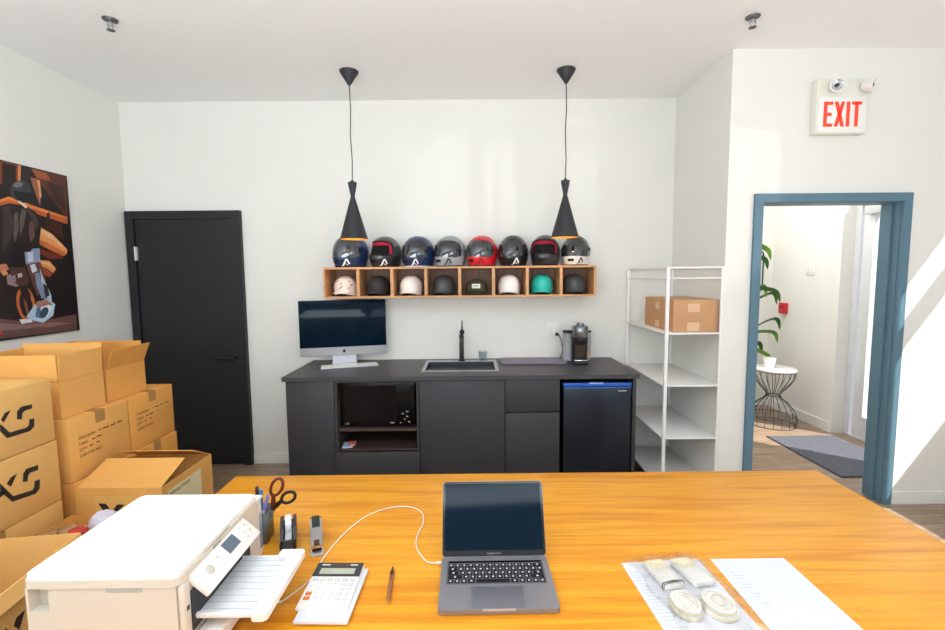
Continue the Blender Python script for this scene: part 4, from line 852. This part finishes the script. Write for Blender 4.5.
# ---------------------------------------------------------------- desk
T = .74
t = thing('desk', 'large orange wood table in the foreground carrying laptop and printer', 'desk', (.23, 1.25, 0))
MB().box((-1.235, -.62, .70), (1.235, .62, .74), bev=.003).build('table_top', desk_m, t)
for sx in (-1, 1):
    for sy in (-1, 1): MB().box((sx*1.12-.035, sy*.5-.035, 0), (sx*1.12+.035, sy*.5+.035, .699), bev=.003).build('leg', blackmatte, t)
# laptop
t = thing('laptop', 'open space-grey laptop with dark screen in the middle of the desk', 'laptop', (.062, 1.165, T), math.radians(.4))
MB().prism(rrect(-.153, -.106, .153, .106, .011), .002, .0145, m=grey_alu).build('base', None, t)
MB().box((-.075*.55, -.1066, .0105), (.075*.55, -.104, .0150)).build('thumb_notch', silver, t)
MB().box((-.137, -.012, .0146), (.137, .088, .0150)).build('keyboard_well', mat('keyboard_well_grey', '#6a686e', .5), t)
MB().box((-.068, -.100, .0146), (.068, -.022, .0149)).build('trackpad', mat('trackpad_grey', '#9595a0', .3, metal=.7), t)
MB().box((-.133, .0785, .0151), (.133, .0865, .0153)).build('touch_bar', mat('touch_bar_black', '#0e0c10', .1), t)
kmat = mat('laptop_key_black', '#161519', .5); wht = mat('key_legend_white', '#d8d8dc', .5)
base_k = MB().box((-.5, -.5, 0), (.5, .5, 1)).build('key', kmat, t); kme = base_k.data; first = [True]
dots = MB()
rows_ = [(.0665, [1]*13+[1.5]), (.0500, [1.5]+[1]*12+[1]), (.0335, [1.8]+[1]*11+[1.7]), (.0170, [2.3]+[1]*10+[2.2]), (-.0005, [1, 1, 1, 1.25, 5.2, 1.25, 1, 1, 1, 1])]
for y, ws in rows_:
    tot = sum(ws); x = -.134
    for w_ in ws:
        ww = w_/tot*.268
        if first[0]: k = base_k; first[0] = False
        else: k = base_k.copy(); COL.objects.link(k); k.parent = t
        k.location = (x+ww/2, y, .0151); k.scale = (ww-.0036, .0140, .0011)
        if w_ < 3: dots.box((x+ww/2-.0025, y-.003, .01625), (x+ww/2+.0025, y+.003, .0164))
        x += ww
dots.build('key_legends', wht, t)
Mh = Matrix.Translation((0, .106, .010)) @ Matrix.Rotation(math.radians(-24), 4, 'X')
MB().cyl((-.13, .105, .0085), .0062, .26, axis='x').build('hinge', mat('dark_hinge', '#3c3c40', .5), t)
ld = MB().prism(rrect(-.153, .004, .153, .213, .011), -.0025, .0028, 'y', grey_alu, Mh).build('lid', None, t)
MB().prism(rrect(-.1522, .006, .1522, .2124, .0105), -.0031, -.0026, 'y', mat('bezel_black', '#18181b', .12), Mh).build('bezel', None, ld)
MB().prism([(-.145, .022), (.145, .022), (.145, .206), (-.145, .206)], -.0034, -.0032, 'y', screen_m, Mh).build('screen', None, ld)
text('MacBook Pro', .0075, mat('bezel_lettering', '#9a9aa0', .5), ld, Mh @ face_M((0, -.0034, .0115), 'front'), 'lettering', ext=.0001, align='CENTER')
# charging cable across the desk
r_ = .0019
CAB = [(-.093, 1.25, T+.009), (-.108, 1.256, T+.006)]+[(x, y, T+.0035) for x, y in CABLE1[1:]]+[(x, y, T+.0025) for x, y in CABLE2]
cb = thing('charging_cable', 'long white charging cable curving from the laptop to the printer', 'cable')
MB().tube(smoothpath(CAB[1:], 6), r_).build('cord', mat('white_cable', '#eeeae4', .5), cb)
MB().box((-.108, 1.2505, T+.006), (-.0925, 1.2595, T+.0115), bev=.001).build('plug', white_pl, cb)
# notepad, calculator, pen
def quad_thing(name, label, cat, c, rz): return thing(name, label, cat, c, rz)
t = thing('notepad', 'white notepad lying under the calculator', 'notepad', (-.368, 1.128, T), math.radians(-1.5))
MB().box((-.066, -.100, .0055), (.066, .100, .0125)).build('pages', paper, t)
t = thing('calculator', 'white desktop calculator with dark display bezel on a notepad', 'calculator', (-.377, 1.145, T+.0126), math.radians(-1.5))
cw = mat('calculator_white', '#f0edea', .35); cd = mat('calculator_dark', '#3b3a40', .35)
MB().prism([(-.082, 0), (.082, 0), (.082, .016), (-.082, .006)], -.065, .065, 'x', cw).build('body', None, t)
tz = lambda y: .006+(y+.082)/.164*.010
sl = math.atan(.010/.164)
def onface(y): return Matrix.Translation((0, y, tz(y))) @ Matrix.Rotation(sl, 4, 'X')
MB().box((-.065, -.026, .0002), (.065, .026, .003), M=onface(.0555), bev=.0008).build('display_bezel', cd, t)
MB().box((-.048, -.012, .0031), (.048, .010, .0034), M=onface(.048)).build('display', mat('lcd_grey_green', '#b9bda8', .2), t)
MB().box((-.018, -.0045, .0031), (.018, .0045, .0034), M=onface(.0715)).build('solar_cell', mat('solar_brown', '#5a4440', .2), t)
MB().box((-.050, -.002, .0031), (-.028, .002, .0034), M=onface(.0715)).box((.030, -.002, .0031), (.050, .002, .0034), M=onface(.0715)).build('bezel_print', white_pl, t)
kw = mat('calculator_key_white', '#faf6f2', .4); ko = mat('calculator_key_orange', '#e07c2c', .4); kg = mat('calculator_key_grey', '#ddd8d8', .4)
kmesh = {}
for r in range(5):
    for c_ in range(6):
        mt = ko if (c_ == 0 and r in (3, 4)) else (kg if c_ in (4, 5) or r == 0 else kw)
        if mt.name not in kmesh: kmesh[mt.name] = MB().box((-.0075, -.0048, 0), (.0075, .0048, .003), mt, .001, seg=1).build('key', None, t); k = kmesh[mt.name]
        else: k = kmesh[mt.name].copy(); COL.objects.link(k); k.parent = t
        y = .016-r*.0165
        k.matrix_local = Matrix.Translation((-.050+c_*.0200, y, tz(y)+.0002)) @ Matrix.Rotation(sl, 4, 'X')
pg = MB()
for r in range(1, 5):
    for c_ in range(1, 4):
        y = .016-r*.0165; pg.box((-.0012, -.002, .0033), (.0012, .002, .0035), M=Matrix.Translation((-.050+c_*.02, y, tz(y))) @ Matrix.Rotation(sl, 4, 'X'))
pg.build('key_print', mat('key_print_rose', '#b0786c', .5), t)
t = thing('pen', 'bronze ballpoint pen lying between calculator and laptop', 'pen', (-.226, 1.171, T+.0060), math.atan2(-.144, .012)+PI/2)
MB().lathe([(0, -.075), (.0012, -.074), (.0040, -.062), (.0056, -.058), (.0058, .05), (.005, .06), (0, .062)], n=14, M=Matrix.Rotation(-PI/2, 4, 'X')).build('barrel', mat('bronze_barrel', '#b0795a', .35, metal=.5), t)
MB().lathe([(.0058, .035), (.0062, .037), (.0062, .045), (.0058, .047)], n=14, M=Matrix.Rotation(-PI/2, 4, 'X')).cyl((0, .062, 0), .0025, .008, axis='y', n=10).build('clicker', mat('dark_pen_metal', '#3c2d28', .3, metal=.6), t)
MB().box((-.0012, .012, .0058), (.0012, .055, .0074)).build('clip', mat('dark_pen_metal', '#3c2d28'), t)
MB().lathe([(0, -.0765), (.0010, -.0755), (.0038, -.062), (.0047, -.058)], n=14, M=Matrix.Rotation(-PI/2, 4, 'X')).build('tip', mat('brass_tip', '#d9a860', .3, metal=.8), t)
# stapler
t = thing('stapler', 'silver and black stapler standing beside the tape dispenser', 'stapler', (-.496, 1.374, T), math.radians(20))
MB().box((-.019, -.078, .0005), (.019, .078, .010), bev=.003).build('base', silver, t)
MB().prism([(-.072, .016), (.07, .020), (.076, .034), (.05, .046), (-.02, .036), (-.072, .026)], -.014, .014, 'x', black_m).build('magazine', None, t)
MB().prism([(-.076, .027), (-.02, .038), (.05, .048), (.074, .04), (.076, .048), (.05, .056), (-.02, .046), (-.076, .036)], -.017, .017, 'x', chrome).build('top_arm', None, t)
MB().prism([(.012, .048), (.05, .057), (.07, .050), (.068, .056), (.045, .063), (.012, .056)], -.012, .012, 'x', mat('dark_grip', '#26302b', .4)).build('grip_insert', None, t)
MB().box((-.008, -.076, .0365), (.008, -.030, .0405)).build('staple_window', mat('brown_staple_strip', '#5d3b2a', .4, metal=.4), t)
MB().cyl((-.019, .066, .03), .006, .038, axis='x').build('hinge_pin', chrome, t)
# tape dispenser
t = thing('tape_dispenser', 'brown black tape dispenser with white roll behind printer tray', 'tape dispenser', (-.588, 1.385, T), math.radians(20))
tb = mat('brown_black_plastic', '#2c2524', .25)
prof = [(-.068, .0005), (.058, .0005), (.064, .012), (.062, .045), (.042, .066), (.012, .066), (-.012, .050), (-.04, .026), (-.068, .030)]
for sg in (-1, 1): MB().prism(prof, sg*.014 if sg > 0 else -.024, sg*.024 if sg > 0 else -.014, 'x', tb).build('side_wall', None, t)
MB().box((-.0135, -.066, .0005), (.0135, .060, .014)).build('base', tb, t)
rl = MB().lathe([(.014, -.009), (.030, -.009), (.030, .009), (.014, .009), (.014, -.009)], n=30, M=Matrix.Translation((0, .025, .045)) @ Matrix.Rotation(PI/2, 4, 'Y')).build('tape_roll', mat('white_tape_roll', '#e3e2e4', .3), t)
MB().cyl((-.0135, .025, .045), .0135, .027, axis='x').build('hub', tb, rl)
MB().box((-.0095, -.046, .0305), (.0095, .006, .0315), M=Matrix.Rotation(math.radians(8), 4, 'X')).build('loose_tape', mat('clear_tape', '#c9cccf', .15), t)
MB().prism([(-.078, .008), (-.066, .004), (-.050, .034), (-.066, .038)], -.0135, .0135, 'x', mat('cutter_grey', '#3f3c3c', .3, metal=.6)).build('cutter', None, t)
# pencil cup with its contents
cx_, cy_ = -.690, 1.402
t = thing('pencil_cup', 'smoky grey square pencil cup behind the printer', 'pencil cup', (cx_, cy_, T), .1)
cupm = mat('smoky_grey_cup', '#6d7472', .25, alpha=.85)
MB().prism(rrect(-.037, -.037, .037, .037, .008), .0005, .004, m=cupm).surf(lambda u, v: Vector((*rrect(-.037, -.037, .037, .037, .008)[int(round(u*24)) % 24], .004+.096*v)), 24, 1, cupm, wrap=True).build('cup', cupm, t, thick=.002)
def pen_in_cup(dx, dy, tx, ty, L, col, cap, label, name='pen'):
    b = Vector((cx_+dx, cy_+dy, T+.006)); d_ = Vector((tx, ty, 1)).normalized()
    q = Vector((0, 0, 1)).rotation_difference(d_).to_matrix().to_4x4()
    t = thing(name, label, 'pen', b)
    MB().lathe([(0, 0), (.002, .001), (.0048, .014), (.0048, L*.68)], n=12, M=q).build('barrel', mat('pen_'+col[1:], col, .35), t)
    MB().lathe([(.0048, L*.68), (.0058, L*.68+.001), (.0058, L-.003), (.004, L), (0, L)], n=12, M=q).build('cap', mat('pen_'+cap[1:], cap, .35), t)
pen_in_cup(.002, .010, .02, .05, .150, '#2f86b8', '#2a7fb0', 'blue capped pen standing in the pencil cup')
pen_in_cup(-.014, .004, -.06, .02, .140, '#23262c', '#2f4c63', 'dark blue pen at the left side of the pencil cup')
pen_in_cup(-.004, -.016, .30, .06, .150, '#c6c2e2', '#7f7ab4', 'lilac pen leaning right in the pencil cup')
pen_in_cup(-.010, .020, -.02, .05, .155, '#c25a4a', '#3c2022', 'dark red pen at the back of the pencil cup')
t = thing('scissors', 'black handled scissors standing in the pencil cup', 'scissors', (cx_, cy_, T))
Ms = Matrix.Translation((.004, .0, .012)) @ Matrix.Rotation(math.radians(28), 4, 'Y')
def ring(cx2, cz2, rx, rz2, rot): return [Ms @ Vector((cx2+rx*math.cos(a)*math.cos(rot)-rz2*math.sin(a)*math.sin(rot), -.004, cz2+rx*math.cos(a)*math.sin(rot)+rz2*math.sin(a)*math.cos(rot))) for a in [2*PI*k/28 for k in range(28)]]
MB().tube(ring(-.022, .172, .017, .030, .02), .0048, closed=True).tube([Ms @ Vector(p) for p in ((-.020, -.004, .142), (-.008, -.004, .118), (.002, -.004, .1))], [.006, .008, .007]).build('handle', mat('dark_handle_orange_reflex', '#5e2416', .35), t)  # dark handle with an orange reflection put into its colour
MB().tube(ring(.026, .158, .016, .024, -.55), .0048, closed=True).tube([Ms @ Vector(p) for p in ((.012, -.004, .138), (.004, -.004, .118), (-.002, -.004, .1))], [.006, .008, .007]).build('handle', black_m, t)
MB().prism([(-.007, .11), (.003, .11), (.002, .0), (-.001, .0)], -.004, -.0025, 'y', chrome, Ms).build('blade', None, t)
MB().prism([(-.003, .11), (.007, .11), (.001, .0), (-.002, .0)], -.0022, -.0007, 'y', chrome, Ms).cyl(Ms @ Vector((0, -.008, .1)), .004, .008, axis='y', n=12).build('blade', chrome, t)
# papers and the bag of parts
t = thing('paper_sheet', 'white paper sheet under the bagged parts, printed at its left side', 'paper', (.560, 1.125, T), math.radians(4))
MB().box((-.120, -.150, .0003), (.110, .140, .0009)).build('sheet', paper, t)
m = MB()
for k in range(18): m.box((-.11, .095-k*.012, .0010), (-.11+.02+.012*((k*7) % 4), .0965-k*.012, .0011))
m.build('printed_lines', mat('grey_print', '#b9bccb', .7), t)
t = thing('paper_sheet', 'white letter sheet lying alone at the right of the bagged parts', 'paper', (.807, 1.132, T), math.radians(.2))
MB().box((-.109, -.139, .0003), (.109, .139, .0009)).build('sheet', paper, t)
m = MB()
for k in range(14):
    u = k/13; m.box((-.085+.001*k, .075-k*.012, .0010), (-.085+.012+.01*((k*5) % 3), .0764-k*.012, .0011))
m.build('faint_handwriting', mat('faint_blue_ink', '#b4b8d6', .7), t)
t = thing('plastic_bag', 'crinkled clear plastic bag holding cream padding on the paper sheet', 'bag', (.580, 1.125, T+.001), math.radians(8))
bagm = pane('crinkled_clear_film', '#ffffff', .19, .10)
rnd = random.Random(11); ph = [rnd.uniform(0, 6.3) for _ in range(10)]
def bagf(sign):
    def fn(u, v):
        x = (u-.5)*.215; y = -.15+.315*v
        edge = min(1, 5*min(u, 1-u))*min(1, 6*min(v, 1-v)); edge = edge**.6
        wob = .0045*math.sin(38*x*3+ph[0]+9*v)+.0035*math.sin(60*y+ph[1]+22*u)+.002*math.sin(95*(x+y)+ph[2])+.0015*math.sin(160*(x-y)+ph[3])
        z = (.034*edge*(.75 if v < .75 else .45)+wob*(.4+.6*edge) if sign > 0 else .001)
        return Vector((x+.006*math.sin(14*v+ph[4]), y+.006*math.sin(13*u+ph[5]), max(.0012 if sign > 0 else .0006, z+.003)))
    return fn
m = MB(); m.surf(bagf(1), 60, 70, bagm)
m.build('film', bagm, t)
cream = mat('cream_foam', '#eadfbd', .8, noise=.1, nscale=30, bump=.2, bscale=80)
cream2 = mat('white_cloth_pad', '#efece6', .8, noise=.05)
def stack(name, label, x, y, rz, n, rx, ry):
    t = thing(name, label, 'padding', (x, y, T+.0030), rz, group=None)
    for k in range(n):
        o = [(rx*math.cos(a)*(1-.03*k), ry*math.sin(a)*(1-.03*k)) for a in [2*PI*q/30 for q in range(30)]]
        m = MB().prism(o, .001+k*.0055, .0058+k*.0055, m=cream if k % 2 == 0 else cream2)
        d = MB(); 
        m.build('pad', None, t)
        if k == n-1: MB().tube([(a*.45, b*.45, .0062+k*.0055) for a, b in o], .0008, closed=True).tube([(a*.75, b*.75, .006+k*.0055) for a, b in o], .0007, closed=True).build('stitched_ring', mat('cream_shadow_stitch', '#d6c79c', .9), t)
stack('foam_pads', 'stack of round cream pads at front right inside the plastic bag', .612, 1.068, .15, 4, .040, .048)
stack('foam_pads', 'stack of round cream pads at front left inside the plastic bag', .530, 1.068, .2, 4, .036, .044)
def strap(label, x, y, rz):
    t = thing('padded_strap', label, 'padding', (x, y, T+.003), rz)
    MB().box((-.030, -.052, .001), (.030, .058, .018), bev=.007).build('wrapping', cream2, t)
    MB().box((-.026, .012, .0182), (.026, .05, .0195), bev=.0004).build('fold', cream, t)
    return t
strap('folded white strap behind the right pads inside the plastic bag', .606, 1.195, .22)
s_ = strap('folded white strap with dark band, behind left pads in the bag', .524, 1.186, .18)
MB().tube([(-.031, -.043, .004), (-.030, -.042, .0185), (.0, -.041, .0205), (.030, -.040, .0185), (.031, -.040, .004)], .0018).tube([(-.031, -.049, .004), (-.029, -.048, .0185), (.0, -.046, .0205), (.030, -.045, .0185), (.031, -.045, .004)], .0014).build('dark_band', mat('dark_green_band', '#4a5450', .6), s_)

# ---------------------------------------------------------------- printer
t = thing('printer', 'white ink tank printer with output tray extended, left side of desk', 'printer', (-.795, 1.10, T))
pw = mat('printer_body_shaded_white', '#ddd4c6', .4); X0, X1, Y0, Y1, Z = -.172, .168, -.182, .182, .21  # body white darkened and warmed: shade of the near face in the colour
# lower body with the grip recess in its near face
m = MB()
m.box((X0+.006, Y0+.03, .004), (X1-.002, Y1, .181))
m.box((X0+.006, Y0+.004, .004), (X0+.012, Y0+.03, .181)).box((X0+.055, Y0+.004, .004), (X1-.012, Y0+.03, .181)).box((X0+.012, Y0+.004, .004), (X0+.055, Y0+.03, .128))
m.build('body', pw, t)
MB().box((X1-.012, Y0+.006, .004), (X1+.003, -.15, .181), bev=.006).build('front_corner', pw, t)
# scanner unit and lid
hi = mat('printer_top_white', '#f4f1ec', .3)
MB().prism(rrect(X0, Y0, X1, Y1, .022, 6), .182, .200, m=pw).build('scanner_unit', None, t)
MB().prism(rrect(X0+.003, Y0+.003, X1-.004, Y1-.002, .020, 6), .2006, .210, m=hi).build('scanner_lid', None, t)
MB().prism(rrect(X0+.055, Y0+.028, X1-.035, Y1-.02, .006, 3), .2102, .2155, m=hi).build('raised_cover', None, t)
MB().box((.006, Y0+.0025, .170), (.085, Y0+.008, .181), bev=.002).build('grip_slot', mat('grip_slot_grey', '#b9bbb8', .5), t)
MB().box((X1-.010, -.09, .202), (X1+.0005, .02, .207), bev=.0015).build('lid_lip', mat('soft_grey_edge', '#cfc9c2', .5), t)
# slanted control panel facing right, hinged under the lid
Mp = Matrix.Translation((X1-.006, -.02, .192)) @ Matrix.Rotation(math.radians(42), 4, 'Y')
MB().box((-.002, -.128, -.016), (.070, .112, .0), M=Mp, bev=.003).build('control_panel', hi, t)
MB().box((.014, -.012, .0003), (.046, .040, .0012), M=Mp).build('panel_screen', mat('grey_blue_display', '#5f6e7c', .15), t)
MB().lathe([(.0, .0005), (.011, .0005), (.012, .001), (.011, .0017), (0, .0017)], n=24, M=Mp @ Matrix.Translation((.034, -.083, 0))).build('round_button', mat('soft_grey_edge', '#d8d6d6', .5), t)
for px, py in ((.018, .070), (.034, .070), (.050, .070), (.022, .092), (.042, .092), (.026, -.045)): MB().cyl(Mp @ Vector((px, py, .0)), .0035, .001, n=12).build('small_button', mat('button_grey', '#cdc6c4', .5), t)
text('EPSON', .011, mat('soft_grey_print', '#9fa3a8', .5), t, Matrix.Translation((X1+.0006, -.055, .188)) @ Matrix.Rotation(PI/2, 4, 'Z') @ Matrix.Rotation(PI/2, 4, 'X'), 'brand_lettering')
MB().box((X1-.001, -.148, .055), (X1+.0015, .115, .150)).build('tray_bay', mat('dark_slot', '#3a3c40', .6), t)
# output tray, ribbed
tr = MB()
tr.box((X1+.002, -.130, .078), (X1+.145, .068, .083)).box((X1+.002, -.140, .078), (X1+.150, -.130, .090), bev=.002).box((X1+.002, .068, .078), (X1+.110, .076, .089), bev=.002)
trk = mat('printer_tray_white', '#eceff2', .35)
tr.build('output_tray', trk, t)
MB().prism(rrect(X1+.128, -.152, X1+.166, .094, .012), .078, .094, m=hi).prism(rrect(X1+.100, .062, X1+.140, .094, .006), .078, .0935, m=hi).build('tray_lip', None, t)
rb = MB()
for k in range(9): rb.box((X1+.004, -.118+k*.022, .083), (X1+.126, -.116+k*.022, .0845))
rb.build('tray_ribs', mat('tray_rib_grey', '#d3d8de', .4), t)
MB().box((X1+.002, -.140, .010), (X1+.055, .10, .045), bev=.004).build('paper_cassette', hi, t)
MB().box((X1-.0005, -.168, .118), (X1+.0042, -.160, .128)).build('power_light', mat('dark_slot', '#3a3c40'), t)
# ink tank block at the far right
MB().box((X1-.052, .116, .004), (X1-.012, .224, .176), bev=.006).build('ink_tank_block', hi, t)
MB().box((X1-.060, .105, .176), (X1-.008, .226, .186), bev=.004).build('tank_cover', hi, t)
for k, c_ in enumerate(('#7d8a94', '#8fb4d8', '#9a8fb0', '#8a98ac')):
    MB().box((X1-.0115, .130+k*.022, .03), (X1-.009, .146+k*.022, .10+.012*k)).build('tank_window', mat('ink_window_'+c_[1:], c_, .2), t)
